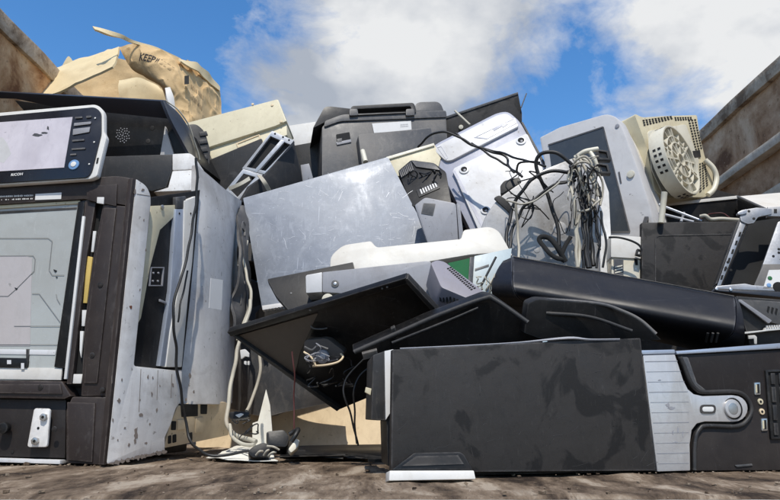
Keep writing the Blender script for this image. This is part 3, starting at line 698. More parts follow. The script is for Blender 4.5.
# ------------------------------------------------------------------ torn cardboard box on top
t = T('cardboard_box', 'torn open brown cardboard box with KEEP print at the top of the heap', 'cardboard box')
sheet(t, 'inner_wall', [[(40, 76, 2.62), (112, 60, 2.66), (150, 66, 2.6)], [(44, 100, 2.60), (110, 88, 2.66), (168, 92, 2.6)], [(44, 135, 2.6), (110, 130, 2.66), (190, 130, 2.6)]], .012, m_card, sub=9, jitter=.006, crease=.012)
sheet(t, 'flap', [[(39, 73, 2.28), (80, 59, 2.25), (119, 46, 2.22)], [(35, 83, 2.22), (78, 72, 2.18), (117, 57, 2.15)], [(31, 93.5, 2.16), (55, 93, 2.12), (112, 66, 2.1)]], .008, m_cardl, sub=10, jitter=.004, crease=.005)
sheet(t, 'flap', [[(62, 66, 2.38), (68, 56.5, 2.38), (72, 60, 2.38)], [(60, 76, 2.38), (67, 72, 2.38), (73, 70, 2.38)]], .008, m_cardl, sub=4)
sheet(t, 'flap', [[(119, 80, 2.45), (140, 78, 2.4), (158, 86, 2.36)], [(119, 90, 2.42), (142, 90, 2.38), (166, 97, 2.3)], [(121, 130, 2.4), (145, 130, 2.36), (170, 130, 2.28)]], .008, m_cardl, sub=5, jitter=.005)
fr = sheet(t, 'front_wall', [
    [(119, 46.5, 2.22), (133, 43, 2.19), (154, 48.5, 2.17), (168, 54, 2.18), (180, 59.5, 2.2)],
    [(125, 58, 2.21), (138, 57, 2.17), (156, 62, 2.14), (170, 68, 2.15), (184, 74, 2.19)],
    [(134, 72, 2.22), (146, 74, 2.18), (160, 80, 2.14), (173, 86, 2.15), (187, 90, 2.19)],
    [(158, 84, 2.24), (163, 88, 2.2), (168, 94, 2.17), (177, 100, 2.17), (188, 104, 2.19)],
    [(166, 100, 2.26), (168, 106, 2.22), (172, 118, 2.19), (180, 124, 2.18), (190, 132, 2.19)]], .01, m_card, sub=14, jitter=.002, crease=.010)
ew = sheet(t, 'end_wall', [
    [(180, 59.5, 2.2), (191, 62, 2.27), (203, 69, 2.36), (213, 79, 2.44), (220, 90, 2.5)],
    [(184, 74, 2.19), (194, 77, 2.26), (205, 83, 2.34), (215, 92, 2.42), (221, 98, 2.48)],
    [(187, 92, 2.19), (196, 95, 2.25), (206, 99, 2.33), (215, 104, 2.4), (221, 106, 2.46)],
    [(190, 134, 2.19), (198, 131, 2.24), (207, 126, 2.31), (215, 121, 2.38), (222, 116, 2.44)]], .01, m_card, sub=14, jitter=.005, crease=.014)
sheet(t, 'torn_flap', [[(180, 58.5, 2.18), (195, 62.5, 2.25), (208, 72, 2.36), (219, 87, 2.48)], [(182, 61, 2.17), (194, 69, 2.23), (206, 79, 2.34), (219, 90.5, 2.46)]], .006, m_cardl, sub=6, jitter=.008)
sheet(t, 'torn_strip', [[(93, 26, 2.1), (103, 28.5, 2.1), (120, 33.5, 2.13), (133, 40.5, 2.165), (154, 46.5, 2.175), (182, 58.5, 2.2)], [(95, 29, 2.09), (103, 32, 2.09), (119, 37, 2.13), (131, 43.2, 2.165), (153, 48.4, 2.175), (180, 59.6, 2.2)]], .008, m_cardl, sub=6, jitter=.006)
prism(t, 'tape_mark', Pl(187, 80, 2.17, 25, 5), [(184.5, 76), (189, 75.4), (189, 84), (184.5, 84.4)], .001, m_hole, off=.006, bev=0)
# print follows the board: the letters are laid on its mean plane
Kp = Pl.three((138, 57, 2.152), (170, 67, 2.128), (160, 80, 2.12))
lettering(t, 'print', 'KEEP', Kp, (136.6, 57.5), (152.5, 61.5), 6.6, m_inkd, wrap=fr)
lettering(t, 'print', 'W', Kp, (153.2, 61.8), (158, 63), 6.4, m_inkd, wrap=fr)
lettering(t, 'print', 'III', Kp, (159, 63.4), (167.5, 66.6), 6, m_inkl, wrap=fr)
fm = []
Ke = Pl.three((191, 77, 2.232), (206, 83, 2.32), (196, 95, 2.225))
for r_ in range(2):
    for k in range(8):
        x = 195 + k * 1.9; y = 82 + r_ * 10 + k * 1.4; fm.append(([Ke.at(x, y, .01), Ke.at(x + 1.0, y + .7, .01), Ke.at(x + 1.0, y + 4.2, .01), Ke.at(x, y + 3.4, .01)], Ke.n))
fo_ = many(t, 'faded_print', fm, m_inkl, depth=.0002); lay_on(list(fo_.data.vertices), ew, Ke)
sheet(None, 'x', [[(0, 0, 1), (1, 0, 1)], [(0, 1, 1), (1, 1, 1)]], .001, m_white, sub=1) if False else None
t = T('plastic_scrap', 'curled white plastic sliver standing between lid and cardboard box', 'plastic scrap')
sheet(t, 'sliver', [[(165, 88, 1.8), (170, 87, 1.8)], [(167, 98, 1.78), (174, 98, 1.8)], [(172, 112, 1.78), (176, 112, 1.8)], [(177, 124, 1.78), (182, 124, 1.8)]], .006, m_white, sub=5)

# ------------------------------------------------------------------ beige cover
t = T('printer_cover', 'long beige plastic cover tilted up beneath the clouds, below the cardboard box', 'cover')
E1 = Pl(240, 125, 2.08, -8, 14)
prism(t, 'upper_panel', E1, rnd([(182, 124), (278, 99), (286.5, 121), (275, 126), (212, 146), (196, 152)], [0, 2, 1, 0, 0, 0]), .10, m_beige, bev=.005)
lw = prism(t, 'lower_panel', E1, [(196, 152.5), (212, 146.6), (275, 126.6), (286.5, 121.6), (287, 135), (209, 167)], .08, m_beige, off=-.012, bev=.003)
ringprism(lw, 'handle_recess', E1, [(236, 143), (259.5, 134), (260.5, 140), (237.5, 148)], [(237.4, 143.8), (258.7, 135.4), (259.2, 139.4), (238.4, 146.8)], .004, m_beiged, off=-.009, bev=.0005)
for x, y in ((272, 105), (281, 121.5), (252.5, 104)): disc(t, 'screw', E1, x, y, 1.4, .004, m_beiged, off=.003, seg=10)
# ------------------------------------------------------------------ drive cage
t = T('drive_cage', 'black drive with pale steel slotted end leaning below the beige cover', 'drive cage')
D1 = Pl(268, 155, 1.92, 2, 0)
fo = [(272, 131), (294, 140.5), (265, 174.5), (242, 168.5)]
ringprism(t, 'end_frame', D1, fo, [(270.5, 136), (290.5, 144.6), (265.5, 171), (246.5, 167)], .02, m_frame, bev=.0012)
prism(t, 'centre_bar', D1, [(281, 139.5), (285, 141.2), (257, 172.6), (253.2, 171.6)], .015, m_frame, off=.001, bev=.001)
prism(t, 'dark_filler', D1, [(270.5, 135.5), (291, 144.5), (265.8, 171.6), (246, 167.2)], .15, m_hole, off=-.012, bev=0)
prism(t, 'side_plate', Pl(280, 165, 1.93, 40, -5), [(294, 141), (303, 181), (262, 196), (240, 203), (250, 186), (265.5, 174.8)], .02, m_dgrey2, bev=.002)
ringprism(t, 'lower_frame', D1, [(243, 169), (263, 174.6), (237, 203), (225, 191)], [(243.6, 173.6), (255.6, 177), (237.4, 197), (230.5, 190)], .012, m_frame, bev=.001)
for x, y in ((275, 133.7), (283, 137), (289, 140)): disc(t, 'frame_hole', D1, x, y, 1.1, .001, m_hole, off=.0008, seg=8)
t = T('ribbon_cable', 'flat cream ribbon cable hanging out of the leaning drive end', 'cable')
sheet(t, 'ribbon', [[(228, 187, 1.89), (229.5, 190.5, 1.89)], [(240, 182, 1.87), (241, 185.4, 1.87)], [(249, 176.5, 1.88), (250.5, 180, 1.88)]], .003, m_cwht, sub=5)
sheet(t, 'ribbon', [[(257, 175, 1.885), (261, 175, 1.885)], [(262, 182, 1.865), (266, 181, 1.865)], [(267, 191, 1.88), (271, 190, 1.88)]], .003, m_cwht, sub=5)
t = T('dark_monitor', 'dark plastic housing in the shade below the beige cover', 'housing')
prism(t, 'shell', Pl(230, 172, 2.05, 0, 0), rnd([(204, 162), (262, 138), (262, 200), (204, 196)], 2), .15, m_dgrey2, bev=.004)

# ------------------------------------------------------------------ charcoal carry case
t = T('carry_case', 'charcoal plastic machine case with carry handle and white label, topmost in the middle', 'carry case')
G1 = Pl(380, 135, 2.12, 12, 10)
prism(t, 'body', G1, rnd([(322, 126), (338, 119.5), (446, 116), (448, 150), (430, 165), (322, 185)], [3, 6, 4, 4, 2, 2]), .30, m_dgrey, bev=.008)
lid = prism(t, 'lid', G1, rnd([(313, 128), (324.5, 107), (330, 106.4), (353, 109), (353, 113), (340, 119), (326, 121.5)], [1, 3, 2, 1, 1, 3, 2]), .30, m_dgrey2, off=-.004, bev=.004)
prism(t, 'lid_rim', G1, rnd([(325, 121), (342, 114.5), (446, 110.5), (447, 117), (340, 121), (324, 127)], [2, 5, 2, 2, 5, 2]), .30, m_dgrey, off=.006, bev=.004)
prism(t, 'lid_hump', G1, rnd([(413, 112), (416, 103.5), (420, 102), (437, 101.5), (441, 104), (444.5, 112)], 3), .25, m_dgrey, off=-.01, bev=.006)
hd = ringprism(t, 'handle', G1, rnd([(351, 106), (414, 102.6), (417, 112.5), (350, 115.5)], 3), rnd([(356, 109), (411, 106), (412, 112), (355, 114.6)], 2), .03, m_dgrey2, off=.012, bev=.003)
prism(t, 'handle_well', G1, [(354, 107), (412, 104), (414, 113), (353, 115)], .10, m_hole, off=-.03, bev=.0)
for x in (352.5, 409): prism(hd, 'hinge', G1, rnd([(x - 3, 109), (x + 5, 108.6), (x + 6, 115), (x - 3, 115.6)], 1.5), .02, m_dgrey, off=.016, bev=.002)
prism(t, 'label', G1, [(372, 123.5), (411, 121), (411.6, 130), (374, 133)], .0008, m_label, off=.0035, bev=0)
many(t, 'label_print', cells(G1, [(400, 124), (408, 123.4), (408.5, 127), (400.4, 127.6)], 6, 2, .6, .5, .0042), m_grey, depth=.0003)
prism(t, 'latch_recess', G1, rnd([(336, 134.5), (349.5, 132), (351, 141.5), (337, 144.5)], 1), .01, m_hole, off=.0015, bev=.0005)
prism(t, 'latch', G1, [(336, 142.2), (351, 139.2), (351.4, 142), (337, 145)], .006, m_grey, off=.004, bev=.001)
prism(t, 'latch', G1, [(337, 139), (342, 138), (342, 142), (337.4, 143)], .006, m_dgrey, off=.004, bev=.001)
fb = prism(t, 'front_block', G1, rnd([(358, 134.5), (431, 127.6), (434.5, 146), (420, 152), (362, 166)], [2, 2, 2, 2, 2]), .05, m_dgrey, off=.045, bev=.004)
t = T('plastic_peg', 'short cream plastic peg poking up under the charcoal case', 'peg')
tube(t, 'peg', [(362.5, 151, 2.0), (365.5, 162, 1.98)], .0088, m_ring, straight=True)
t = T('white_carton', 'sunlit white carton left of the charcoal case', 'carton')
q_ = Pl(298, 133, 2.3, -10, 10); prism(t, 'carton', q_, [(286, 126), (316, 121.5), (311, 145), (286, 146)], .15, m_white, bev=.003)
prism(t, 'label', q_, [(296, 146.5), (305, 145), (305, 151), (297, 152)], .02, m_frameb, off=.02, bev=.001)
t = T('grey_bracket', 'grey strip standing between the drive cage and charcoal case', 'bracket')
prism(t, 'strip', Pl(306, 170, 2.0, 0, 0), [(300.5, 165), (309, 163.5), (313, 178), (303, 184)], .02, m_grey, bev=.001)
prism(t, 'dark_back', Pl(306, 160, 2.2, 0, 0), [(292, 146), (325, 140), (330, 190), (296, 195)], .05, m_dgrey2, bev=.001)

# ------------------------------------------------------------------ blue-grey metal plate
t = T('metal_plate', 'large scratched blue grey sheet metal plate leaning in the centre', 'metal plate')
H1 = Pl.three((243, 198, 1.79), (387, 157, 1.83), (300, 308, 1.70))
prism(t, 'plate', H1, rnd([(243, 198), (387, 157), (389, 158.5), (437, 252), (430, 306), (262, 309), (244, 204)], [1, 1.5, 1, 0, 0, 0, 2]), .014, m_steel, bev=.002)
scratches(t, H1, [(250, 200), (384, 162), (428, 245), (266, 300)], 110, m_scrl, .0004, 4, 13, .16)
blots(t, 'rub_mark', H1, [(255, 225, 2.5, 14), (251, 240, 2, 9), (372, 208, 3, 12), (326, 193, 7, 3), (420, 235, 12, 10)], m_scrl, .0003, seed=7) if False else None
prism(t, 'folded_edge', H1, [(262, 305.5), (300, 300), (301, 304), (262.5, 310)], .012, m_white2, off=.004, bev=.001)
many(t, 'edge_hole', cells(H1, [(264, 309.5), (300, 303), (300, 306), (264.6, 312)], 11, 1, .5, .8, .005), m_hole)

# ------------------------------------------------------------------ things right of the plate
t = T('beige_tray', 'shallow beige plastic tray under the charcoal case', 'tray')
q_ = Pl(410, 158, 1.99, 0, 15); prism(t, 'tray', q_, [(386, 157), (434, 143), (441, 158), (436, 176), (396, 176)], .04, m_beige, bev=.003)
prism(t, 'rim', q_, [(386, 157), (434, 143), (434.6, 145.4), (387, 159.6)], .05, m_ring, off=.006, bev=.001)
t = T('power_adapter', 'black ribbed power unit between the metal plate and white back panel', 'power unit')
q_ = Pl(418, 175, 1.85, -10, 30)
prism(t, 'body', q_, rnd([(398, 171), (411, 160), (434, 163), (446, 172), (452, 206), (412, 206)], 2), .10, m_black, bev=.003)
for k in range(8): prism(t, 'fin', q_, [(399 + k * 1.55, 171 - k * 1.25), (400 + k * 1.55, 170.2 - k * 1.25), (402.4 + k * 1.6, 176.5 - k * 1.0), (401.3 + k * 1.6, 177.3 - k * 1.0)], .01, m_dgrey, off=.006, bev=.0006)
prism(t, 'top_plate', q_, rnd([(411.4, 160.4), (434, 163.4), (440, 170), (416, 166.5)], 1), .004, m_dgrey, off=.005, bev=.001)
many(t, 'connector_pins', cells(q_, [(419, 189.5), (436, 182), (438, 186.5), (421, 194.5)], 7, 1, .5, .9, .004), m_label)
prism(t, 'socket', q_, [(416, 190), (438, 180), (440, 188), (419, 197)], .006, m_dgrey2, off=.003, bev=.001)
t = T('grey_speaker', 'small silver grey box with dark square badge beside the plate', 'box')
q_ = Pl(440, 220, 1.66, -8, 4)
prism(t, 'shell', q_, rnd([(414.5, 205), (425, 197), (456, 203), (459, 250), (430, 250)], [2, 3, 3, 0, 0]), .07, m_grey, bev=.004)
prism(t, 'badge', q_, rnd([(423.5, 203), (435.5, 203.6), (433, 215.5), (421, 213.5)], .8), .0015, m_dgrey, off=.0015, bev=.0005)
prism(t, 'side_strip', q_, rnd([(456.4, 203), (460, 205), (465, 250), (460, 250)], 1), .07, m_grey, off=-.006, bev=.002)

t = T('back_panel', 'white plastic monitor back with round screw wells tilted in front of black sheet', 'back panel')
V1 = Pl(490, 170, 1.95, -10, 18)
prism(t, 'shell', V1, rnd([(430, 149), (437, 143), (497, 112.5), (508, 110.8), (520, 121), (556, 186), (545, 245), (474, 238)], [5, 4, 6, 6, 6, 0, 0, 0]), .05, m_rim, bev=.006)
prism(t, 'inner_panel', V1, rnd([(452, 169), (527, 133), (553, 186), (543, 243), (481, 236)], [4, 3, 0, 0, 0]), .012, m_white2, off=.012, bev=.003)
tp = prism(t, 'top_strip', V1, rnd([(433, 149.5), (438, 145), (498, 114.5), (507, 113), (517, 122), (519, 126), (452, 160), (446, 161)], [3, 3, 5, 5, 4, 3, 2, 3]), .01, m_white2, off=.010, bev=.003)
for q in ([(474, 137.6), (515, 118), (517, 123), (487, 139)], [(437, 147), (441, 146), (448, 157.5), (446, 159.5)]):
    ringprism(tp, 'strip_groove_shade', V1, q, [tuple(Vector(a) * .9 + (Vector(q[0]) + Vector(q[1]) + Vector(q[2]) + Vector(q[3])) / 40) for a in q], .002, m_rim, off=.0112, bev=0)
prism(tp, 'strip_slot_shade', V1, [(493, 128.5), (506, 121), (508, 124), (503, 127.5), (502, 126), (494, 131)], .002, m_rim, off=.0115, bev=0)
prism(t, 'groove_shade', V1, [(452.5, 171), (455.5, 170), (485, 226), (482, 228)], .002, m_rim, off=.0128, bev=0)  # blue-grey films here and on the top strip paint the grooves' shadows
for x, y in ((464, 169.5), (521, 140.5), (485.5, 210)):
    r_ = disc(t, 'screw_well', V1, x, y, 5.0, .004, m_white2, off=.016, bev=.0015); disc(r_, 'well_hole', V1, x, y - .5, 3.3, .002, m_hole, off=.0168); disc(r_, 'well_screw', V1, x + .6, y + .4, 1.4, .002, m_grey, off=.018, seg=8)
prism(t, 'dark_edge', V1, [(521, 122), (523, 122), (558, 186), (556, 188)], .05, m_dgrey2, off=-.012, bev=.001)
t = T('black_sheet', 'thin black sheet standing against the clouds behind the white panel', 'sheet')
q_ = Pl(480, 115, 2.2, -4, -6)
prism(t, 'sheet', q_, [(440, 120), (444, 117.6), (518, 92.5), (522, 113), (522, 150), (445, 150)], .015, m_blackm, bev=.002)
prism(t, 'worn_edge', q_, [(444, 117), (518, 92), (518.3, 94.2), (444.4, 119.2)], .02, m_dgrey, off=.003, bev=.001)
tube(t, 'wire_strut', [(521, 108, 2.18), (526.5, 93.5, 2.18)], .0022, m_dgrey, straight=True)
tube(t, 'wire_strut', [(455, 111, 2.17), (470, 125, 2.1)], .004, m_cwht, straight=True)
disc(t, 'clip', q_, 461, 127, 2.4, .01, m_ring, off=.012, seg=10)

# ------------------------------------------------------------------ white bezel and the flat devices
t = T('bezel_cover', 'bright white sunlit plastic bezel lying across the metal plate', 'bezel')
I1 = Pl(420, 250, 1.42, 0, 22)
prism(t, 'bezel', I1, rnd([(330, 276), (330.5, 256), (343, 245), (371, 241), (376.5, 247.5), (461, 239), (463.5, 230), (490, 226.5), (499, 231), (513, 256), (497, 252.5), (470, 254.5), (440, 259.5), (400, 266)], [2, 6, 6, 2, 3, 2, 3, 8, 5, 3, 5, 2, 2, 0]), .022, m_bar, bev=.005)
t = T('circuit_board', 'green circuit board edge under the white bezel', 'circuit board')
q_ = Pl(464, 270, 1.36, 15, 10); prism(t, 'board', q_, [(448, 263), (470, 258), (471, 290), (460, 290)], .003, m_pcb, bev=0)
prism(t, 'frame_strip', q_, [(470, 257), (474.5, 257), (472, 300), (467, 300)], .02, m_dgrey, off=.002, bev=.001)
t = T('pale_sheet', 'pale plastic sheet with dark rod between the white bezel and black cover', 'sheet')
q_ = Pl(488, 275, 1.38, 5, 15); prism(t, 'sheet', q_, [(474.5, 256), (512, 248), (505, 300), (468, 304)], .004, m_pale, bev=.001)
tube(t, 'rod', [(496, 257, 1.35), (481, 286, 1.34)], .0024, m_cblk, straight=True)
prism(t, 'slot', q_, [(475, 268.5), (489, 264), (489, 266.5), (475, 271)], .003, m_dgrey, off=.001, bev=.0005)
for k, (x, y) in enumerate(((486, 290), (490, 283))): tube(t, 'wire', [(x, y, 1.33), (x + 4, y - 6, 1.32), (x + 3, y + 5, 1.32)], .0022, m_cwht)
t = T('black_tray', 'thin black tray sticking out left from under the flat grey device', 'tray')
K1 = Pl(310, 287, 1.36, 0, 25)
prism(t, 'tray', K1, rnd([(267, 279), (353, 262), (355, 270), (360, 310), (292, 314), (276, 296)], [2, 1, 0, 0, 2, 3]), .012, m_black, bev=.002)
disc(t, 'tray_hole', K1, 291, 293, 1.2, .001, m_dgrey, off=.001, seg=8)
t = T('disc_player', 'flat grey device with pale end and screw lying below the white bezel', 'player')
J1 = Pl(370, 276, 1.29, -4, 6)
prism(t, 'body', J1, rnd([(322.4, 272), (426, 260.8), (431, 261), (434, 300), (322.4, 292)], [0, 2, 3, 0, 0]), .2, m_grey, bev=.002)
prism(t, 'end_cap', J1, rnd([(305.5, 275), (322, 272), (322, 292), (306, 293)], [2, 0, 0, 1]), .2, m_lav, bev=.002)
s_ = disc(t, 'screw', J1, 335, 283.5, 4.0, .004, m_dgrey, off=.002); disc(s_, 'screw_slot', J1, 335, 283.5, 1.8, .002, m_bolt, off=.003, seg=8)
prism(t, 'lower_bracket', J1, [(324, 291), (420, 287), (420, 300), (326, 303)], .06, m_ring, off=-.02, bev=.002)
disc(t, 'spacer', J1, 327.5, 299, 6, .05, m_ring, off=.0, seg=16)

t = T('slim_router', 'slim lavender grey box with rows of vent slots right of the flat device', 'router')
N1 = Pl(458, 282, 1.2, 12, 42)
prism(t, 'shell', N1, rnd([(430.5, 262.5), (437, 259.5), (445, 261.5), (489, 295), (479, 303), (441, 287)], [2, 3, 3, 4, 3, 3]), .055, m_rout, bev=.003)
vs = cells(N1, [(446, 268), (451, 266), (477, 288), (471, 290.5)], 2, 14, .6, .5, .0012) ; many(t, 'vent_slot', vs, m_hole, depth=.001)
N2 = Pl(448, 298, 1.19, -35, -10)
many(t, 'side_slot', cells(N2, [(438, 290), (470, 303), (466, 308), (439, 303)], 9, 1, .45, .7, .002), m_hole, depth=.002)

# ------------------------------------------------------------------ black trays in the middle
t = T('tray_lid', 'wide black tray turned underside out with a tangle of connectors, overhanging the beige board', 'tray')
T1 = Pl.three((227, 331, 1.30), (406, 279, 1.10), (338, 411, 1.46))
prism(t, 'tray', T1, [(229, 331), (405, 280), (441, 318), (392, 345), (372, 396), (337, 410.5), (295, 379)], .012, m_black, bev=.0015)
prism(t, 'edge_rim', T1, [(227, 332.5), (406, 278), (407.5, 284), (231, 336.6)], .014, m_black, off=.010, bev=.0015)
prism(t, 'edge_rim', T1, [(228, 333), (234, 335.5), (294, 377), (340, 409), (337, 411.5), (292, 380)], .014, m_dgrey2, off=.010, bev=.0015)
prism(t, 'edge_rim', T1, [(403, 279.6), (407.5, 278.6), (443, 317), (438, 319)], .014, m_dgrey2, off=.010, bev=.0015)
prism(t, 'inner_lining', T1, rnd([(237, 336), (318, 313), (300, 352), (295, 374)], 2), .002, m_lining, off=.002, bev=0)
for x, y in ((310, 310.5), (382, 289), (387, 287.6)): disc(t, 'rim_screw', T1, x, y, 1.2, .002, m_dgrey, off=.0115, seg=8)
tube(t, 'hook', [(309, 323, 1.25), (313, 328, 1.235), (321, 329, 1.235), (327, 328, 1.24)], .0016, m_dgrey)
t = T('connector_tangle', 'dusty loudspeaker unit with cream wires hung under the black tray', 'speaker unit')
q_ = Pl(322, 355, 1.24, -10, -15)
prism(t, 'block', q_, rnd([(304, 340), (327, 338), (345, 352), (334, 366), (311, 367), (303, 350)], 4), .03, m_lining, off=-.004, bev=.003)
disc(t, 'cone_ring', q_, 322, 357, 7.0, .01, m_grey, off=.004, bev=.002); disc(t, 'cone', q_, 322.5, 357, 3.4, .008, m_frameb, off=.008, bev=.003)
tube(t, 'cream_wire', [(305, 347, 1.22), (312, 350, 1.21), (318, 346, 1.21), (328, 349, 1.21)], .0022, m_dgrey)
tube(t, 'cream_wire', [(313, 366, 1.22), (326, 365, 1.2), (338, 362, 1.2), (343, 357, 1.21), (341, 354, 1.22)], .0021, m_beiged)
tube(t, 'cream_wire', [(304, 352, 1.22), (311, 357, 1.21), (316, 366, 1.21)], .0019, m_beiged)
t = T('monitor_cover', 'curved black plastic cover with rounded rim lying above the tower computer', 'cover')
M1 = Pl(455, 325, 1.10, 6, -30)
prism(t, 'shell', M1, rnd([(352, 352), (400, 331), (430, 318), (486, 297), (494, 298), (528, 322), (548, 340), (500, 352), (420, 356)], [2, 0, 0, 3, 4, 4, 0, 0, 0]), .03, m_black, bev=.004)
tube(t, 'rim', [(354, 352, 1.085), (400, 332, 1.085), (440, 314.5, 1.08), (484, 298.5, 1.075), (495, 300, 1.072), (528, 322.5, 1.06)], .0042, m_dgrey2)
tube(t, 'rib', [(392, 343, 1.08), (450, 320, 1.08), (478, 308, 1.08)], .003, m_black)
prism(t, 'clip', M1, [(391, 329), (395, 327), (397, 333), (393, 335)], .01, m_dgrey2, off=.008, bev=.001)
prism(t, 'clip', M1, [(362, 354), (377, 350), (378, 356), (364, 360)], .01, m_dgrey, off=.008, bev=.001)

def loft(t, name, secs, mat, bev=0., smooth=50):
    L = len(secs[0]); V = [v for s_ in secs for v in s_]; Fc = []
    for i in range(len(secs) - 1):
        for k in range(L): Fc.append([i * L + k, i * L + (k + 1) % L, (i + 1) * L + (k + 1) % L, (i + 1) * L + k])
    Fc += [list(range(L)), [(len(secs) - 1) * L + k for k in range(L)]]
    o = link(name, V, Fc, mat, par(t), smooth=smooth); bevel_obj(o, bev); return o
def sec(front, dback):
    f = [P(*q) for q in front]; f = smooth_path(f, 3)
    return f + [f[-1] + dback, f[0] + dback]
t = T('black_cover', 'long rounded glossy black casing lying across the heap above the tower computer', 'casing')
bk = Vector((.03, .13, 0))
s0 = sec([(503, 261, 1.33), (497, 270, 1.30), (492, 284, 1.28), (493, 297, 1.28), (503, 307, 1.30)], bk)
s1 = sec([(513, 257, 1.30), (513, 270, 1.268), (513.5, 286, 1.226), (519, 298, 1.238), (532, 306, 1.29)], bk)
s2 = sec([(624, 276.6, 1.235), (625, 289, 1.204), (626.5, 305, 1.166), (629, 318, 1.18), (634, 326, 1.23)], bk)
s3 = sec([(734, 296.5, 1.17), (736, 308, 1.142), (735, 324, 1.108), (731, 335, 1.12), (716, 344, 1.17)], bk)
loft(t, 'shell', [s1, s2, s3], m_cover)
loft(t, 'end_cap', [s0, [v + Vector((-.0015, 0, 0)) for v in s1]], m_cover)
s4 = sec([(738, 299, 1.18), (742, 311, 1.15), (744, 324, 1.13), (745, 336, 1.14), (744, 345, 1.17)], bk)
loft(t, 'end_cap', [[v + Vector((.0015, 0, 0)) for v in s3], s4], m_navy)
for k in range(3): tube(t, 'cap_rib', [(708 + k * 5, 333, 1.118), (706 + k * 5, 342, 1.13)], .0022, m_black, straight=True)
tube(t, 'edge_line', [(513.5, 256.6, 1.296), (624, 276.2, 1.231), (734, 296.2, 1.166)], .0012, m_dgrey2)
t = T('plastic_cover', 'black lid with thin pale rim tucked under the long black casing', 'lid')
Q1 = Pl(600, 322, 1.09, 4, -20)
prism(t, 'lid', Q1, rnd([(528, 303), (538, 299), (600, 303), (640, 319), (662, 340), (560, 346), (524, 333)], [3, 3, 3, 3, 0, 0, 0]), .03, m_black, bev=.003)
tube(t, 'rim', [(534, 304, 1.085), (538, 300.5, 1.085), (560, 300.5, 1.083), (600, 304, 1.08), (622, 311, 1.078), (640, 320, 1.075), (656, 334, 1.07)], .0032, m_dgrey)
tube(t, 'inner_rib', [(546, 313, 1.08), (590, 317, 1.078), (632, 331, 1.07)], .0032, m_dgrey2)

# ------------------------------------------------------------------ the tower computer in front
t = T('tower_computer', 'black tower computer lying on its side in front with brushed silver T trim', 'computer')
R1 = Pl.three((391, 478, .905), (657, 472, 1.0), (641, 350, 1.0))
prism(t, 'case_body', R1, [(394, 353), (641, 351), (800, 346), (815, 470), (660, 472), (392, 477)], .40, m_black, off=-.004, bev=.003, back=Vector((.07, .33, 0)))
prism(t, 'side_panel', R1, [(392.5, 349.5), (520, 343), (640.5, 338), (656, 470.5), (391, 472.5)], .012, m_blackm, off=.012, bev=.0014)
sheet(t, 'edge_highlight', [[(400, 347.8, .91), (470, 344.6, .93), (520, 341.6, .943), (568, 336.6, .955), (590, 338.6, .965), (620, 338.4, .978)], [(400, 348.4, .908), (470, 345.2, .928), (520, 342.2, .941), (568, 338.4, .953), (590, 339.3, .963), (620, 338.9, .976)]], .002, m_grey, sub=5)  # grey sliver paints the highlight along the panel's top edge
scratches(t, R1, [(396, 352), (636, 342), (652, 466), (396, 468)], 45, m_scrd, .0123, 5, 16, .2)
# T trim
def arc(cx_, cy_, rx, ry, a0, a1, n_=8): return [(cx_ + rx * math.cos(R(a0 + (a1 - a0) * k / n_)), cy_ + ry * math.sin(R(a0 + (a1 - a0) * k / n_))) for k in range(n_ + 1)]
Tt = [(643, 355), (675, 354)] + [(679, 366), (683.5, 380), (688, 389), (694, 394), (703, 396)] + [(732, 395)] + arc(734.5, 408.5, 13.5, 13.2, -88, 88, 10) + [(732, 421.8), (705, 421.5), (697, 423.5), (692, 430), (690, 444), (690.5, 470.5), (657.5, 471.6)]
trim = prism(t, 'silver_trim', R1, Tt, .012, m_alu, off=.010, bev=.0018)
prism(trim, 'trim_cap', R1, [(640.6, 350.2), (675, 349.4), (675.2, 353.6), (642.6, 354.6)], .014, m_frameb, off=.011, bev=.0015)
grv = []
for k in range(11):
    y = 361.5 + k * 10.2
    grv += pxline(R1, [(644.4 + (y - 355) * .126, y), (min(689, 675 + (y - 354) * .34), y - .6)], .4 if k % 3 else .7, .0104)
many(trim, 'brushed_groove', grv, m_grey, depth=.0002)
blots(trim, 'scuff_mark', R1, [(672, 408, 9, 4), (668, 405, 5, 6), (673, 432, 2, 7), (678, 430, 2, 8), (683, 434, 1.5, 7), (676, 442, 6, 2), (660, 380, 5, 1.6)], m_grey, .0104, seed=9)
bt = disc(t, 'power_button', R1, 733.5, 408.5, 8.4, .01, m_alu, off=.014, seg=28, bev=.002)
disc(bt, 'button_ring', R1, 733.5, 408.5, 9.6, .004, m_hole, off=.0108, seg=28, bev=0)
disc(bt, 'button_dish', R1, 733.5, 408.5, 5.2, .002, m_bolt, off=.0146, seg=24)
ringprism(t, 'light_slot', R1, rnd([(700.5, 404.5), (716, 404.5), (716, 413.5), (700.5, 413.5)], 4), rnd([(702.3, 406.3), (714.3, 406.3), (714.3, 411.7), (702.3, 411.7)], 2.5), .002, m_dgrey2, off=.0115, bev=0)
prism(t, 'light_lens', R1, rnd([(702.5, 406.5), (714, 406.5), (714, 411.5), (702.5, 411.5)], 2.4), .002, m_print, off=.0112, bev=.0004)
fa = prism(t, 'front_fascia', R1, rnd([(677, 355), (800, 349), (812, 470), (692, 470.6), (692, 446), (694, 431), (699, 425), (706, 423.6), (735, 424), (746, 419), (750, 409), (746, 398), (735, 393), (704, 393), (696, 390), (689, 381), (683, 366)], [0] * 17), .010, m_brown2, off=.004, bev=.0015)
tube(t, 'moulding', [R1.at(x, y, .006) for x, y in ((680, 357), (684, 366), (689.5, 380), (695.5, 388.5), (704, 392), (734, 391.5), (746, 397), (751.5, 409), (747, 420), (736, 426), (706, 425.5), (699.5, 429), (696, 436), (694.5, 450), (694.5, 470))], .0034, m_dgrey2, n=6)
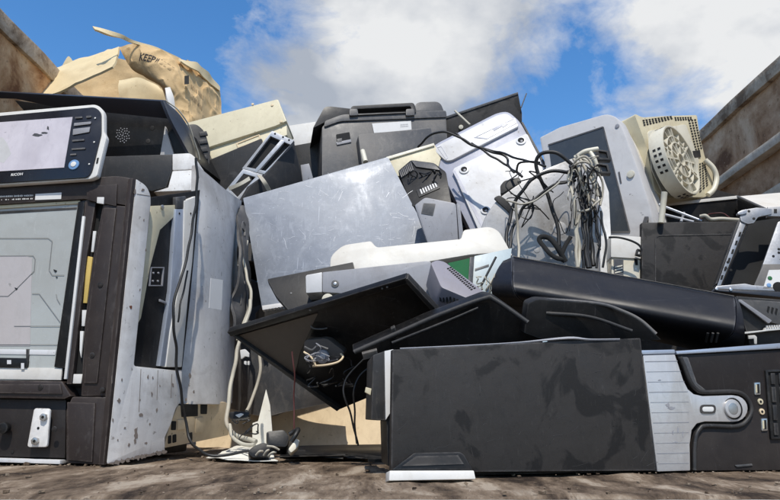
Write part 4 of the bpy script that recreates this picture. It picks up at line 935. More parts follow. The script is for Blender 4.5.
prism(t, 'moulding_glint', R1, rnd([(679.5, 357), (688, 357), (697, 383), (706, 390), (700, 390), (690, 381)], 1.5), .004, m_dgrey, off=.0075, bev=.001)  # lighter patch paints the reflection on the upper left of the curve
prism(t, 'top_rail', R1, [(676, 351), (800, 341.5), (800, 347.4), (677, 354.4)], .02, m_frameb, off=.008, bev=.002)
for y0, x0 in ((388.5, 757.5), (424.5, 764.5)):
    u = prism(t, 'usb_port', R1, rnd([(x0 - 3, y0 - 6), (x0 + 3, y0 - 6.3), (x0 + 3.4, y0 + 6), (x0 - 2.6, y0 + 6.3)], 1), .004, m_bolt, off=.0062, bev=.0006)
    prism(u, 'port_slot', R1, [(x0 - .2, y0 - 4.6), (x0 + 1.8, y0 - 4.7), (x0 + 2.1, y0 + 4.6), (x0 + .1, y0 + 4.7)], .001, m_hole, off=.0068, bev=0)
    prism(u, 'port_tongue', R1, [(x0 - 1.8, y0 - 4), (x0 - .4, y0 - 4), (x0 - .1, y0 + 4), (x0 - 1.5, y0 + 4)], .001, m_beige, off=.0068, bev=0)
for (x, y, m_) in ((761, 401.5, m_beige), (762.5, 411.5, m_beiged)):
    j = disc(t, 'audio_jack', R1, x, y, 2.7, .003, m_, off=.0062, seg=14); disc(j, 'jack_hole', R1, x, y, 1.2, .001, m_hole, off=.0068, seg=10)
ringprism(t, 'grille_frame', R1, [(766, 370), (800, 368.5), (806, 438), (771.5, 439)], [(768, 372), (800, 370.5), (806, 436), (773.2, 437)], .006, m_black, off=.008, bev=.0008)
prism(t, 'grille_well', R1, [(767, 371), (800, 369.5), (806, 437), (772.5, 438)], .003, m_hole, off=.0048, bev=0)
for k in range(5):
    for (a, b) in ((373, 384), (387, 402), (405, 420), (423, 435)):
        x = 771 + k * 8
        prism(t, 'grille_bar', R1, [(x + (a - 373) * .06, a), (x + 4 + (a - 373) * .06, a), (x + 4 + (b - 373) * .06, b), (x + (b - 373) * .06, b)], .004, m_dgrey2, off=.0072, bev=.0006) if x < 800 else None
prism(t, 'fascia_badge', R1, [(735, 465), (752, 463.6), (753, 465.4), (737, 467)], .002, m_dgrey, off=.0058, bev=.0003)
t = T('optical_drive', 'black drive with white sticker standing at the left end of the tower computer', 'drive')
q_ = Pl(380, 385, .96, 6, 0)
prism(t, 'body', q_, [(373, 355), (386, 350.5), (385, 420.5), (371, 419.5)], .12, m_dgrey2, bev=.0015)
prism(t, 'sticker', q_, [(384.6, 351), (393.4, 349.2), (393.4, 408), (385.6, 420)], .012, m_label, off=.003, bev=.0005)
prism(t, 'tab', q_, [(366, 387), (371.5, 388.5), (370.6, 395), (365, 392)], .01, m_beige, off=-.003, bev=.0005)
prism(t, 'lower_body', q_, [(386.5, 421), (393, 410), (393, 466), (388, 466)], .10, m_black, off=-.004, bev=.001)
t = T('base_foot', 'loose black plastic foot with a white edge before the tower computer', 'foot')
q_ = Pl(432, 468, .865, 13, 10)
prism(t, 'foot', q_, rnd([(391, 470), (411, 455), (414, 452.5), (460, 451.5), (464, 454), (473.5, 470)], [0, 2, 2, 2, 2, 0]), .02, m_black, bev=.002)
prism(t, 'foot_inset', q_, [(402, 466), (416, 456), (458, 455), (464, 464)], .002, m_dgrey2, off=.001, bev=0)
prism(t, 'white_edge', q_, [(389.6, 470.4), (474, 470.2), (476, 479), (389, 480.6)], .022, m_white, off=.003, bev=.0015)

# ------------------------------------------------------------------ open black case on the right
t = T('open_case', 'open scratched black computer case with white rim in front of the rusty wall', 'computer case')
S1 = Pl(690, 255, 1.50, 4, 4)
prism(t, 'front_panel', S1, [(642, 222.5), (746, 221), (752, 300), (642, 285)], .015, m_blackm, bev=.002)
ringprism(t, 'panel_crease', S1, rnd([(655, 235), (760, 233), (764, 330), (655, 330)], 5), rnd([(656, 236), (759, 234), (763, 329), (656, 329)], 5), .002, m_dgrey2, off=.0012, bev=0)
S2 = Pl(700, 215, 1.85, 4, 0)
prism(t, 'rear_wall', S2, [(655, 206), (737, 198), (742, 262), (655, 262)], .015, m_black, bev=.001)
prism(t, 'rim', S2, [(655, 204), (737, 195.6), (738, 198.6), (655, 207)], .016, m_white, off=.004, bev=.001)
sheet(t, 'side_wall', [[(737, 198, 1.84), (790, 224, 1.48)], [(741, 262, 1.84), (800, 292, 1.48)]], .01, m_black, sub=3)
sheet(t, 'side_wall', [[(653.5, 201, 1.84), (647, 222, 1.52)], [(653.5, 262, 1.84), (647, 286, 1.52)]], .01, m_dgrey2, sub=3)
tube(t, 'side_rim', [(738, 196.8, 1.83), (765, 209, 1.63), (790, 221, 1.5)], .004, m_dgrey, straight=True)
for a, b in (((659, 204.5), (702, 221)), ((659, 213), (694, 222)), ((684, 213), (681, 222))):
    tube(t, 'inner_bar', [(a[0], a[1], 1.62), (b[0], b[1], 1.56)], .0034, m_frame, straight=True)
tube(t, 'thin_wire', [(700, 219, 1.6), (708, 214, 1.62), (716, 212.5, 1.63), (726, 214.5, 1.62), (735, 221, 1.58)], .0014, m_cred)
tube(t, 'inner_cable', [(700, 217, 1.56), (706, 216, 1.55), (712, 219.6, 1.55), (725, 219, 1.55), (745, 220, 1.55)], .005, m_cwht)
many(t, 'board_chip', cells(S2, [(676, 206), (705, 203), (705, 214), (676, 216)], 7, 3, .5, .4, .003), m_pcb, depth=.003) if False else None
t = T('plastic_rod', 'cream plastic rod standing upright out of the open black case', 'rod')
tube(t, 'rod', [(664.5, 192, 1.48), (663.5, 202, 1.485), (661, 223, 1.49)], .0075, m_ring)
t = T('white_cover', 'flat white cover behind the open black case under the pale wall rail', 'cover')
sheet(t, 'cover', [[(737, 196.5, 1.88), (765, 194, 1.88), (800, 191, 1.88)], [(752, 203, 1.76), (775, 205, 1.72), (804, 210, 1.70)], [(770, 213, 1.62), (785, 214, 1.60), (808, 218, 1.58)]], .012, m_white, sub=3)

# ------------------------------------------------------------------ steel bracket at the right edge
t = T('steel_bracket', 'open dull steel drive bracket leaning at the right edge', 'bracket')
B1 = Pl(745, 250, 1.27, -8, 8)
prism(t, 'upright', B1, [(741, 218), (748, 216), (745, 226), (721, 285), (717, 286)], .02, m_chassis, bev=.0008)
prism(t, 'upright_lip', B1, [(738.5, 220), (741, 219), (717.5, 283), (715.5, 284)], .02, m_blackm, off=.004, bev=.0008)
prism(t, 'top_bracket', B1, rnd([(740, 216), (745, 209.5), (757, 207.5), (772, 208.5), (772, 214), (758, 217), (754, 223), (748, 224), (741, 221)], 1.5), .006, m_chassis, off=.003, bev=.001)
prism(t, 'clip', B1, rnd([(737.5, 212.5), (741, 210.5), (747, 209), (747, 213), (742, 214.5), (738, 214.5)], 1.2), .01, m_chassis, off=.006, bev=.001)
prism(t, 'cross_bar', B1, [(768, 206.5), (800, 206), (800, 216.5), (768, 216)], .012, m_chassis, bev=.0012)
for x in (774, 781): prism(t, 'bar_slot', B1, [(x, 209), (x + 3, 209), (x + 3, 213), (x, 213)], .001, m_hole, off=.0006, bev=0)
for k in range(6): prism(t, 'upright_slot', B1, [(739.5 - k * 3.6, 232 + k * 8.6), (741.6 - k * 3.6, 232 + k * 8.6), (740.4 - k * 3.6, 236.5 + k * 8.6), (738.2 - k * 3.6, 236.5 + k * 8.6)], .001, m_hole, off=.0006, bev=0)
disc(t, 'bracket_hole', B1, 754, 218.5, 1.3, .001, m_hole, off=.0038, seg=10); disc(t, 'bracket_hole', B1, 749, 211, 1.2, .001, m_hole, off=.0038, seg=10)
for x, y in ((728, 262), (726, 268), (731, 270)): disc(t, 'upright_hole', B1, x, y, 1.3, .001, m_hole, off=.001, seg=8)
prism(t, 'bottom_lip', B1, [(716, 286), (745, 283.5), (752, 285), (800, 289), (800, 292), (716, 288.5)], .03, m_chassis, off=.002, bev=.001)
prism(t, 'bottom_rail', B1, [(716, 288.8), (800, 292.3), (800, 299), (717, 291)], .05, m_navy, off=.004, bev=.0015)
for x, y in ((731, 289.3), (716.8, 288.6)): disc(t, 'rivet', B1, x, y, 1.4, .003, m_bolt, off=.007, seg=10)
pp = prism(t, 'port_plate', B1, [(778, 222), (800, 214), (800, 290), (754, 287), (757, 281)], .006, m_chassis, off=-.004, bev=.001)
prism(pp, 'port_bay', B1, [(763.5, 264), (800, 264), (800, 290), (753, 288)], .004, m_dgrey, off=.0, bev=.0005)
prism(pp, 'port_label', B1, [(769, 270), (800, 269), (800, 290), (763, 289)], .003, m_label, off=.002, bev=0)
for x, y in ((773.5, 256), (779, 249), (779, 252.5), (757, 284.5)): disc(pp, 'plate_hole', B1, x, y, 1.2, .001, m_hole, off=-.0032, seg=8)
disc(pp, 'port_hole', B1, 779, 287, 5, .002, m_hole, off=.003)
for x, y, m_ in ((770, 278, m_pcb), (769, 285, m_blue)): disc(pp, 'port_mark', B1, x, y, 2, .0008, m_, off=.0028, seg=10)
prism(t, 'inside_shade', B1, [(750, 222), (790, 216), (770, 284), (724, 285)], .02, m_hole, off=-.06, bev=0)  # black sheet put in as the deep shade between upright and plate
prism(t, 'inner_wedge', Pl(745, 275, 1.33, 0, 0), [(745, 262), (748, 284), (737, 284)], .01, m_dgrey, bev=.001)
t = T('grey_tray', 'dark grey metal tray with a pale rod below the steel bracket', 'tray')
q_ = Pl(765, 315, 1.19, -6, -6)
prism(t, 'tray', q_, [(736, 296), (800, 301), (800, 345), (750, 345)], .06, m_dgrey2, bev=.002)
prism(t, 'inner_face', q_, [(738, 299), (800, 303), (800, 330), (770, 322)], .006, m_dgrey, off=.006, bev=.001)
prism(t, 'pale_bar', q_, rnd([(737, 300), (741, 299.5), (772, 320.5), (769, 323.5)], 1), .006, m_grey, off=.010, bev=.001)
for k in range(3): prism(t, 'slot', q_, [(768 + k * 4, 306 + k), (770 + k * 4, 307 + k), (768.5 + k * 4, 313 + k), (767 + k * 4, 311 + k)], .001, m_hole, off=.0068, bev=0)
prism(t, 'white_edge', q_, [(744, 332), (765, 330), (766, 327.6), (800, 325), (800, 328), (768, 331), (744, 334)], .01, m_white, off=.012, bev=.0008)
many(t, 'teeth', cells(q_, [(766, 325.6), (800, 323.4), (800, 326), (766, 328)], 14, 1, .55, 1, .013), m_white, depth=.004)
prism(t, 'hook', q_, rnd([(748.5, 335.5), (755, 335), (757, 337), (757, 344), (754.4, 344), (754, 338.5), (748.5, 339)], .8), .004, m_white, off=.014, bev=.0006)

# ------------------------------------------------------------------ tube monitor
t = T('tube_monitor', 'grey tube monitor tipped sideways with its round swivel base showing', 'monitor')
U1 = Pl(605, 170, 1.68, -46, 4)
outer = rnd([(539.5, 137.5), (560, 127), (607, 113.5), (617, 117), (626, 137), (640, 175), (650, 206), (657, 238), (656, 246), (560, 246)], [2, 3, 8, 5, 4, 6, 4, 4, 3, 2])
prism(t, 'bezel', U1, outer, .05, m_lav, bev=.006)
prism(t, 'screen', U1, [(548.5, 145.5), (603, 127.5), (629, 231), (560, 232)], .002, m_crt, off=.0012, bev=0)
many(t, 'screen_edge', pxline(U1, [(548, 145), (603, 127), (629.6, 231.6), (610, 232)], 1.3, .0024), m_dgrey, depth=.0012)
bt = disc(t, 'power_button', U1, 630.3, 174, 3.8, .005, m_ring, off=.004, bev=.001)
disc(t, 'logo_badge', U1, 617, 126, 2.2, .002, m_grey, off=.002)
prism(t, 'light_slot', U1, [(618, 172), (619.6, 171.6), (621.6, 183), (620.2, 183.4)], .001, m_dgrey, off=.0014, bev=0)
# the case behind the bezel, drawn in towards the back
dirb = (-U1.n)
f0 = [U1.at(x, y, -.052) for x, y in outer]
c0 = sum(f0, Vector()) / len(f0)
f1 = [c0 + (v - c0) * .97 + dirb * .10 for v in f0]
loft(t, 'collar', [f0, f1], m_white, bev=.004)
f2 = [c0 + (v - c0) * .93 + dirb * .101 for v in f0]; f3 = [c0 + (v - c0) * .45 + dirb * .24 for v in f0]
loft(t, 'rear_shell', [f2, f3], m_white2, bev=.003)
W1 = Pl(676, 150, 1.80, 34, 4)
hs = prism(t, 'base_housing', W1, rnd([(634, 113), (642, 117.5), (664, 116), (697, 115), (700, 137), (705, 157), (713, 173), (713, 190), (706, 197), (664, 198), (655, 190), (646, 145)], [4, 3, 2, 2, 2, 2, 4, 4, 2, 2, 4, 4]), .09, m_beige, bev=.005)
holes = cells(W1, [(642, 119.6), (672, 115.6), (673.5, 119), (643.5, 126.4)], 10, 3, .62, .62, .0012) + cells(W1, [(674, 116.8), (692, 116.6), (692.5, 120), (675, 121)], 7, 2, .62, .62, .0012)
holes += cells(W1, [(687.5, 119.5), (696.5, 118.5), (703, 149), (695, 151)], 3, 12, .55, .55, .0012) + cells(W1, [(699, 163), (706, 161), (709, 185), (699, 194)], 3, 11, .55, .55, .0012)
many(hs, 'vent_hole', holes, m_hole, depth=.001)
prism(hs, 'inset', W1, rnd([(648, 131), (686, 124), (699, 160), (697, 194), (664, 196), (652, 170)], 3), .004, m_ring, off=.0025, bev=.001)
prism(hs, 'dark_notch', W1, [(692.5, 151), (700, 150), (701, 157), (694, 158)], .002, m_dgrey2, off=.003, bev=0)
tube(hs, 'lug', [W1.at(705, 160, .01), W1.at(713, 168, .02), W1.at(716.5, 178, .02), W1.at(714, 189, .015), W1.at(708, 195, .005)], .008, m_ring)
# swivel base: open drum with ribs
dn = Vector((math.sin(R(42)), -math.cos(R(42)), .12)).normalized()
da = dn.cross(Vector((0, 0, 1))).normalized(); db = da.cross(dn).normalized()
ca = math.cos(R(14)); sa = math.sin(R(14)); da, db = da * ca + db * sa, db * ca - da * sa
dc = P(682, 159.5, 1.70); RD = .1045; DEP = .042
def drum(r0, r1, h0, h1, name, mat, parent=None, seg=40, bev=.0015):
    V = []; Fc = []
    for k in range(seg):
        a = 2 * math.pi * k / seg; e = da * math.cos(a) + db * math.sin(a)
        V += [dc + e * r0 + dn * h0, dc + e * r1 + dn * h0, dc + e * r1 + dn * h1, dc + e * r0 + dn * h1]
    for k in range(seg):
        for q in range(4): a = k * 4; b = ((k + 1) % seg) * 4; Fc.append([a + q, a + (q + 1) % 4, b + (q + 1) % 4, b + q])
    o = link(name, V, Fc, mat, parent or t.e); bevel_obj(o, bev); return o
sw = drum(RD - .006, RD, -DEP, 0, 'swivel_base', m_ring)
solid_ring(sw, 'base_shade', [dc - dn * .026 + (da * math.cos(2 * math.pi * k / 32) + db * math.sin(2 * math.pi * k / 32)) * (RD - .007) for k in range(32)], -dn * .004, m_hole)  # black backing paints the shade in the cells between the ribs
drum(.016, .021, -.026, .0, 'hub_ring', m_ring, sw, 20)
drum(.050, .0545, -.026, -.001, 'middle_ring', m_ring, sw, 32)
drum(.071, .0745, -.026, -.003, 'middle_ring', m_ring, sw, 36)
for k in range(12):
    a = 2 * math.pi * k / 12 + .1; e = da * math.cos(a) + db * math.sin(a); p_ = da * -math.sin(a) + db * math.cos(a)
    r0, r1 = (.0205, .0505) if k % 2 else (.0205, (RD - .0055)); h = .0022
    V = [dc + e * r + p_ * s_ * h + dn * z_ for r in (r0, r1) for s_ in (-1, 1) for z_ in (-.026, -.002)]
    link('web', V, [[0, 1, 3, 2], [4, 6, 7, 5], [0, 4, 5, 1], [2, 3, 7, 6], [1, 5, 7, 3], [0, 2, 6, 4]], m_ring, sw)
for k in range(18):
    a = 2 * math.pi * (k + .5) / 18 + .1; e = da * math.cos(a) + db * math.sin(a); p_ = da * -math.sin(a) + db * math.cos(a); h = .0018
    V = [dc + e * r + p_ * s_ * h + dn * z_ for r in (.054, (RD - .0055)) for s_ in (-1, 1) for z_ in (-.026, -.004)]
    if k % 3: link('web', V, [[0, 1, 3, 2], [4, 6, 7, 5], [0, 4, 5, 1], [2, 3, 7, 6], [1, 5, 7, 3], [0, 2, 6, 4]], m_ring, sw)
slots = []
for k in range(40):
    a = 2 * math.pi * k / 40; e = da * math.cos(a) + db * math.sin(a); p_ = da * -math.sin(a) + db * math.cos(a)
    for (z0, z1) in ((-.018, -.010), (-.032, -.024)):
        if (k // 5) % 2: slots.append(([dc + e * (RD + .0006) + p_ * s_ * .0034 + dn * z_ for s_, z_ in ((-1, z0), (1, z0), (1, z1), (-1, z1))], e))
many(sw, 'drum_slot', slots, m_hole, depth=.001)

# ------------------------------------------------------------------ grey disc panel and the cable bundle
t = T('metal_shroud', 'curved scuffed grey metal panel behind the tangle of cables', 'panel')
X1 = Pl(550, 220, 1.56, -3, 4)
prism(t, 'panel', X1, rnd([(478, 240), (484, 218), (497, 199), (520, 183), (545, 169), (575, 157), (590, 160), (598, 172), (600, 276), (480, 262)], [3, 8, 8, 8, 8, 6, 4, 4, 0, 0]), .03, m_shroud, bev=.004)
prism(t, 'side_flange', X1, [(597, 172), (603, 176), (609, 192), (613, 274), (600.4, 274)], .03, m_lgrey, off=.012, bev=.002)
for x, y, r_ in ((520, 212, 4), (512, 220, 3), (560, 228, 7), (537, 250, 3)): disc(t, 'dent', X1, x, y, r_, .0012, m_shroud, off=.001)
prism(t, 'rubber_pad', X1, rnd([(493.5, 198), (499, 195), (507, 200), (512, 207), (511, 214), (505, 208)], 2), .006, m_black, off=.006, bev=.001)
t = T('plug_block', 'small black plug lying on the white panel above the grey panel', 'plug')
q_ = Pl(509, 184, 1.75, -10, 15); prism(t, 'plug', q_, rnd([(500, 186), (504, 181), (519, 177), (522, 182), (508, 190), (501, 194)], 2), .03, m_black, bev=.003)
sol = lambda nm, path, r_, m_, lab, cat='cable', grp=None, **k: solo(tube(None, nm, path, r_, m_, **k), lab, cat, grp)
G_ = 'cables tangled over the grey panel'
sol('black_cable', [(418, 147, 1.92), (428, 137, 1.88), (444, 132, 1.85), (460, 138, 1.84), (475, 146, 1.82), (490, 151, 1.8), (505, 157, 1.78), (508, 165, 1.76), (516, 172, 1.72), (522, 177, 1.7)], .0036, m_cblk, 'thin black cable arching over the white back panel from the charcoal case', grp=G_)
sol('black_cable', [(455, 134, 1.86), (472, 145, 1.83), (500, 153, 1.78), (530, 162, 1.7), (546, 166, 1.66)], .0034, m_cblk, 'straight black cable crossing the white back panel towards the tube monitor', grp=G_)
sol('black_cable', [(472, 143, 1.83), (488, 154, 1.8), (505, 164, 1.78), (514, 172, 1.74)], .0034, m_cblk, 'short lower black cable running between the two screw wells', grp=G_)
sol('black_cable', [(519, 176, 1.7), (517, 169, 1.66), (521, 163, 1.62), (530, 161.5, 1.6), (540, 163, 1.58)], .003, m_cblk, 'small black cable hoop above the black plug', grp=G_)
sol('black_cable', [(581, 176, 1.46), (570, 163, 1.45), (556, 154, 1.45), (543, 154, 1.46), (537, 163, 1.47), (539, 178, 1.48), (549, 198, 1.49), (556, 220, 1.49), (560, 246, 1.48), (563, 262, 1.47)], .0046, m_cblk, 'thick black cable looping highest over the grey panel', grp=G_)
sol('black_cable', [(578, 175, 1.47), (565, 172, 1.46), (550, 172, 1.46), (535, 178, 1.47), (523, 190, 1.48), (514, 206, 1.49), (509, 226, 1.49), (506, 252, 1.47)], .0044, m_cblk, 'black cable bowing down left of the high loop', grp=G_)
sol('black_cable', [(576, 180, 1.47), (560, 183, 1.46), (545, 192, 1.46), (530, 203, 1.47), (520, 212, 1.48), (512, 230, 1.48), (508, 255, 1.46)], .0036, m_cblk, 'slack black cable sagging across the middle of the grey panel', grp=G_)
sol('black_cable', [(584, 176, 1.45), (589, 195, 1.45), (590, 215, 1.44), (591, 240, 1.44), (593, 266, 1.43)], .0056, m_cblk, 'thickest black cable hanging down the right side of the grey panel', grp=G_)
sol('black_cable', [(580, 178, 1.44), (583, 200, 1.44), (585, 230, 1.43), (588, 268, 1.42)], .0058, m_cblk, 'black cable left of the thickest hanging cable', grp=G_)
sol('black_cable', [(593, 206, 1.44), (597, 222, 1.43), (599, 245, 1.43), (596, 268, 1.42)], .003, m_cblk, 'thin black cable bowed out along the pale flange', grp=G_)
sol('black_cable', [(586, 170, 1.44), (594, 178, 1.43), (599, 190, 1.43), (601, 196, 1.43)], .0042, m_cblk, 'stub of black cable angled over the pale flange', grp=G_)
for k, (a, m_, r_) in enumerate((([(573, 159, 1.44), (580, 172, 1.43), (584, 190, 1.43), (594, 202, 1.42)], m_cwht, .0034), ([(577, 155, 1.44), (583, 166, 1.43), (592, 180, 1.42), (598, 196, 1.42)], m_cwht, .0038), ([(582, 158, 1.44), (590, 164, 1.43), (594, 176, 1.42), (596, 188, 1.42)], m_cwht, .0042), ([(572, 166, 1.43), (569, 180, 1.43), (573, 200, 1.42), (576, 230, 1.42), (577, 268, 1.41)], m_cwht, .0040))):
    sol('white_cable', a, r_, m_, ('cream cable leftmost of the knot at the top of the bundle', 'thick cream cable over the knot at the top of the bundle', 'cream cable nearest the square connector housing', 'long cream cable hanging straight down the grey panel')[k], grp='cream cables in the bundle')
sol('white_cable', [(506, 201, 1.47), (514, 202, 1.45), (522, 204, 1.45), (534, 202, 1.45), (546, 193, 1.44), (560, 182, 1.43)], .0022, m_cwht, 'thin cream wire tied round the left of the bundle', grp='cream cables in the bundle')
sol('white_cable', [(516, 202, 1.45), (517, 220, 1.46), (518, 240, 1.46), (518, 258, 1.44)], .0032, m_cwht, 'cream wire hanging down left of the strap loop', grp='cream cables in the bundle')
sol('white_cable', [(574, 210, 1.43), (580, 211, 1.425), (588, 210, 1.42), (594, 206, 1.42), (600, 200, 1.42)], .0028, m_cwht, 'cream tie wrapped round the hanging black cables', grp='cream cables in the bundle')
sol('strap_loop', [(563, 259, 1.44), (556, 257.5, 1.44), (547, 251, 1.44), (539.5, 241, 1.45), (541.5, 236.5, 1.45), (549, 238, 1.45), (558, 247, 1.44), (565, 262, 1.44)], .0038, m_tape, 'black strap tied in a loop on the grey panel', 'strap', flat=1.6, kink=.004)
sol('strap_tail', [(561, 256, 1.44), (566, 246, 1.44), (571, 236, 1.44)], .0034, m_tape, 'free end of the black strap beside its loop', 'strap', flat=1.6, kink=.004)
for k, (a, r_, lab) in enumerate((
    ([(571, 170, 1.44), (577, 160, 1.42), (586, 157, 1.42), (592, 168, 1.42), (586, 184, 1.42), (590, 204, 1.42)], .003, 'thin cream cable crossing over the knot'),
    ([(568, 176, 1.44), (574, 166, 1.42), (585, 163, 1.41), (597, 172, 1.42), (603, 186, 1.43), (600, 206, 1.43)], .0026, 'thin cream cable curling out to the right of the knot'),
    ([(579, 214, 1.42), (577, 232, 1.42), (580, 250, 1.42), (578, 268, 1.41)], .0038, 'short cream cable at the foot of the hanging bundle'))):
    sol('white_cable', a, r_, m_cwht, lab, grp='cream cables in the bundle')
for k, (a, r_, lab) in enumerate((
    ([(583, 184, 1.435), (586, 206, 1.43), (588, 232, 1.425), (590, 268, 1.42)], .0042, 'black cable in the middle of the hanging bundle'),
    ([(579, 186, 1.435), (581, 210, 1.43), (584, 240, 1.42), (583, 270, 1.42)], .0035, 'thin black cable at the inner side of the hanging bundle'),
    ([(576, 176, 1.45), (566, 182, 1.45), (552, 186, 1.455), (538, 196, 1.46), (528, 208, 1.46)], .003, 'thin black cable ending short on the grey panel'),
    ([(600, 212, 1.43), (604, 230, 1.425), (605, 250, 1.42), (602, 268, 1.42)], .0028, 'thin black cable hanging over the pale flange'))):
    sol('black_cable', a, r_, m_cblk, lab, grp=G_)
blots(t, 'scuff', X1, [(560, 205, 14, 9), (566, 214, 10, 6), (535, 224, 9, 12), (520, 240, 7, 10), (549, 212, 6, 5), (530, 196, 8, 5)], m_grime, .0008, seed=5) if False else None
t = T('connector_housing', 'cream and black square connectors on top of the cable bundle', 'connector')
q_ = Pl(602, 158, 1.46, -10, 0)
for dy in (0, 13.5):
    ringprism(t, 'socket', q_, [(596, 149 + dy), (608, 151 + dy), (611, 160 + dy), (598, 160 + dy)], [(598.6, 151 + dy), (606.4, 152.4 + dy), (608, 158 + dy), (600, 158 + dy)], .02, m_dgrey2, bev=.001)
    prism(t, 'socket_back', q_, [(597.5, 150 + dy), (607.5, 152 + dy), (609.5, 159 + dy), (599, 159 + dy)], .004, m_dgrey, off=-.008, bev=0)
tube(t, 'plug_lead', [(575, 158, 1.46), (584, 152, 1.45), (592, 150, 1.45), (598, 149, 1.45)], .0058, m_ring)
tube(t, 'plug_lead', [(590, 152, 1.45), (594, 158, 1.44), (597, 166, 1.44), (600, 172, 1.44)], .005, m_ring)
t = T('white_box', 'white box with beige vented front under the tube monitor', 'box')
q_ = Pl(628, 250, 1.50, 0, 4)
prism(t, 'upper_face', q_, [(611, 235), (646, 237), (646, 259), (611, 257)], .12, m_white, bev=.002)
lf = prism(t, 'lower_face', q_, [(611.4, 257.6), (646, 259.6), (646, 292), (612, 288)], .11, m_ring, off=-.004, bev=.002)
prism(lf, 'grille', q_, [(613.5, 258.6), (623.5, 259), (623.5, 276), (614, 274)], .003, m_dgrey, off=-.0025, bev=0)
for k in range(3): prism(lf, 'grille_bar', q_, [(615, 266.5 + k * 2.8), (622.5, 264.8 + k * 2.8), (622.5, 266 + k * 2.8), (615, 267.8 + k * 2.8)], .003, m_ring, off=-.001, bev=0)
prism(lf, 'slot', q_, [(634, 258), (637.5, 258), (638, 265), (635.5, 265)], .002, m_hole, off=-.003, bev=0); disc(lf, 'slot_light', q_, 636, 269, 1.2, .001, m_print, off=-.003, seg=8)
t = T('signal_cable', 'thin black cable with square connector on the white box', 'cable')
tube(t, 'cable', [(609, 237, 1.47), (620, 238.6, 1.46), (632, 241, 1.46), (639, 245, 1.46), (642, 250, 1.46)], .0026, m_cblk)
ringprism(t, 'plug', q_, [(637.5, 248.5), (643, 250), (641.5, 256), (636, 254.5)], [(639, 250.2), (641.4, 250.9), (640.4, 254.4), (638, 253.7)], .01, m_black, off=.02, bev=.0006)

# ------------------------------------------------------------------ shadowed corner under the trays
t = T('beige_board', 'stained beige board standing upright in the shade under the tray', 'board')
sheet(t, 'board', [[(196, 360, 1.96), (300, 370, 1.90), (400, 380, 1.84)], [(196, 412, 1.94), (300, 413, 1.87), (400, 414, 1.8)], [(196, 448, 1.90), (300, 448, 1.83), (400, 449, 1.76)]], .012, m_beiged, sub=6)
t = T('round_housing', 'dark grey rounded housing hanging low beside the copier', 'housing')
sheet(t, 'shell', [[(222, 330, 1.86), (262, 345, 1.8), (300, 356, 1.75), (345, 368, 1.72)], [(226, 372, 1.86), (262, 376, 1.78), (300, 380, 1.72), (347, 388, 1.7)], [(228, 408, 1.88), (262, 416, 1.78), (285, 412, 1.74), (346, 399, 1.72)]], .02, m_dgrey, sub=6)
t = T('broken_panel', 'white broken plastic wedge standing upright on the floor', 'wedge')
q_ = Pl(262, 420, 1.58, 5, 5)
prism(t, 'wedge', q_, [(266, 389), (270, 405), (274, 452.5), (252, 452.5), (252.5, 423), (258, 421)], .012, m_paper, bev=.001)
t = T('paper_sheet', 'crumpled white paper lying flat on the floor beside the copier', 'paper')
Z = lambda x, y, h=.004: CAM + ray(x, y) * ((h - CAM_H) / ray(x, y).z)
sheet(t, 'paper', [[Z(207, 457), Z(225, 459), Z(250, 460.5), Z(277, 461)], [Z(222, 452, .007), Z(236, 452, .012), Z(255, 453, .008), Z(274, 455, .006)], [Z(236, 445.5), Z(248, 446, .008), Z(262, 447, .01), Z(272, 448)]], .0012, m_paper, sub=6, jitter=.004)
t = T('dark_plug', 'heap of black mains plugs on the white paper', 'plugs')
q_ = Pl(268, 450, 1.2, 10, 20)
prism(t, 'plug_body', q_, rnd([(247, 452), (252, 446), (264, 441), (272, 446), (268, 456), (252, 458)], 4), .04, m_black, bev=.005)
prism(t, 'plug_body', q_, rnd([(266, 431), (284, 429), (290, 436), (287, 447), (268, 446)], 3), .05, m_black, off=-.02, bev=.005)
tube(t, 'plug_cord', [(288, 434, 1.2), (294, 431, 1.2), (298, 430, 1.19), (296, 436, 1.18), (291, 442, 1.18)], .0042, m_cblk)
prism(t, 'white_tip', q_, rnd([(288, 449), (296, 438), (300, 440), (298, 447), (291, 453)], 2), .02, m_ring, off=.004, bev=.003)
for a, b in (((256, 455), (263, 452)), ((264, 456), (270, 451)), ((269, 457), (277, 454)), ((268, 447), (280, 451))):
    tube(t, 'white_wire', [(a[0], a[1], 1.16), ((a[0] + b[0]) / 2, (a[1] + b[1]) / 2 - 1.5, 1.155), (b[0], b[1], 1.16)], .0019, m_cwht)
t = T('dark_filler', 'black flat sheet for the floor shadow and a dark item behind the plugs', 'tray')  # black sheet stands in for floor shadow and some dark item
sheet(t, 'tray', [[Z(284, 459), Z(330, 458), Z(388, 459)], [Z(280, 455, .012), Z(320, 454, .012), Z(388, 452, .012)], [Z(290, 446, .02), Z(320, 445, .02), Z(390, 444, .02)]], .006, m_black, sub=3)
cp = [S.at(x, y, .034) for x, y in ((197, 158), (197, 190), (193.5, 225), (188, 256), (181, 280), (174.5, 300), (172.5, 325), (176, 352), (180, 385), (185, 420))] + [P(191, 441, 1.30), P(204, 453, 1.25), P(225, 456, 1.25), P(249, 451, 1.25)]
sol('black_cable', cp, .0027, m_cblk, 'long black mains cable trailing down the side of the copier to the floor')
cp = [S.at(x, y, .03) for x, y in ((187.5, 270), (184, 290), (179.5, 306), (178, 322))]
sol('black_cable', cp, .002, m_cblk, 'short thin black cable hanging over the white rail of the copier side')
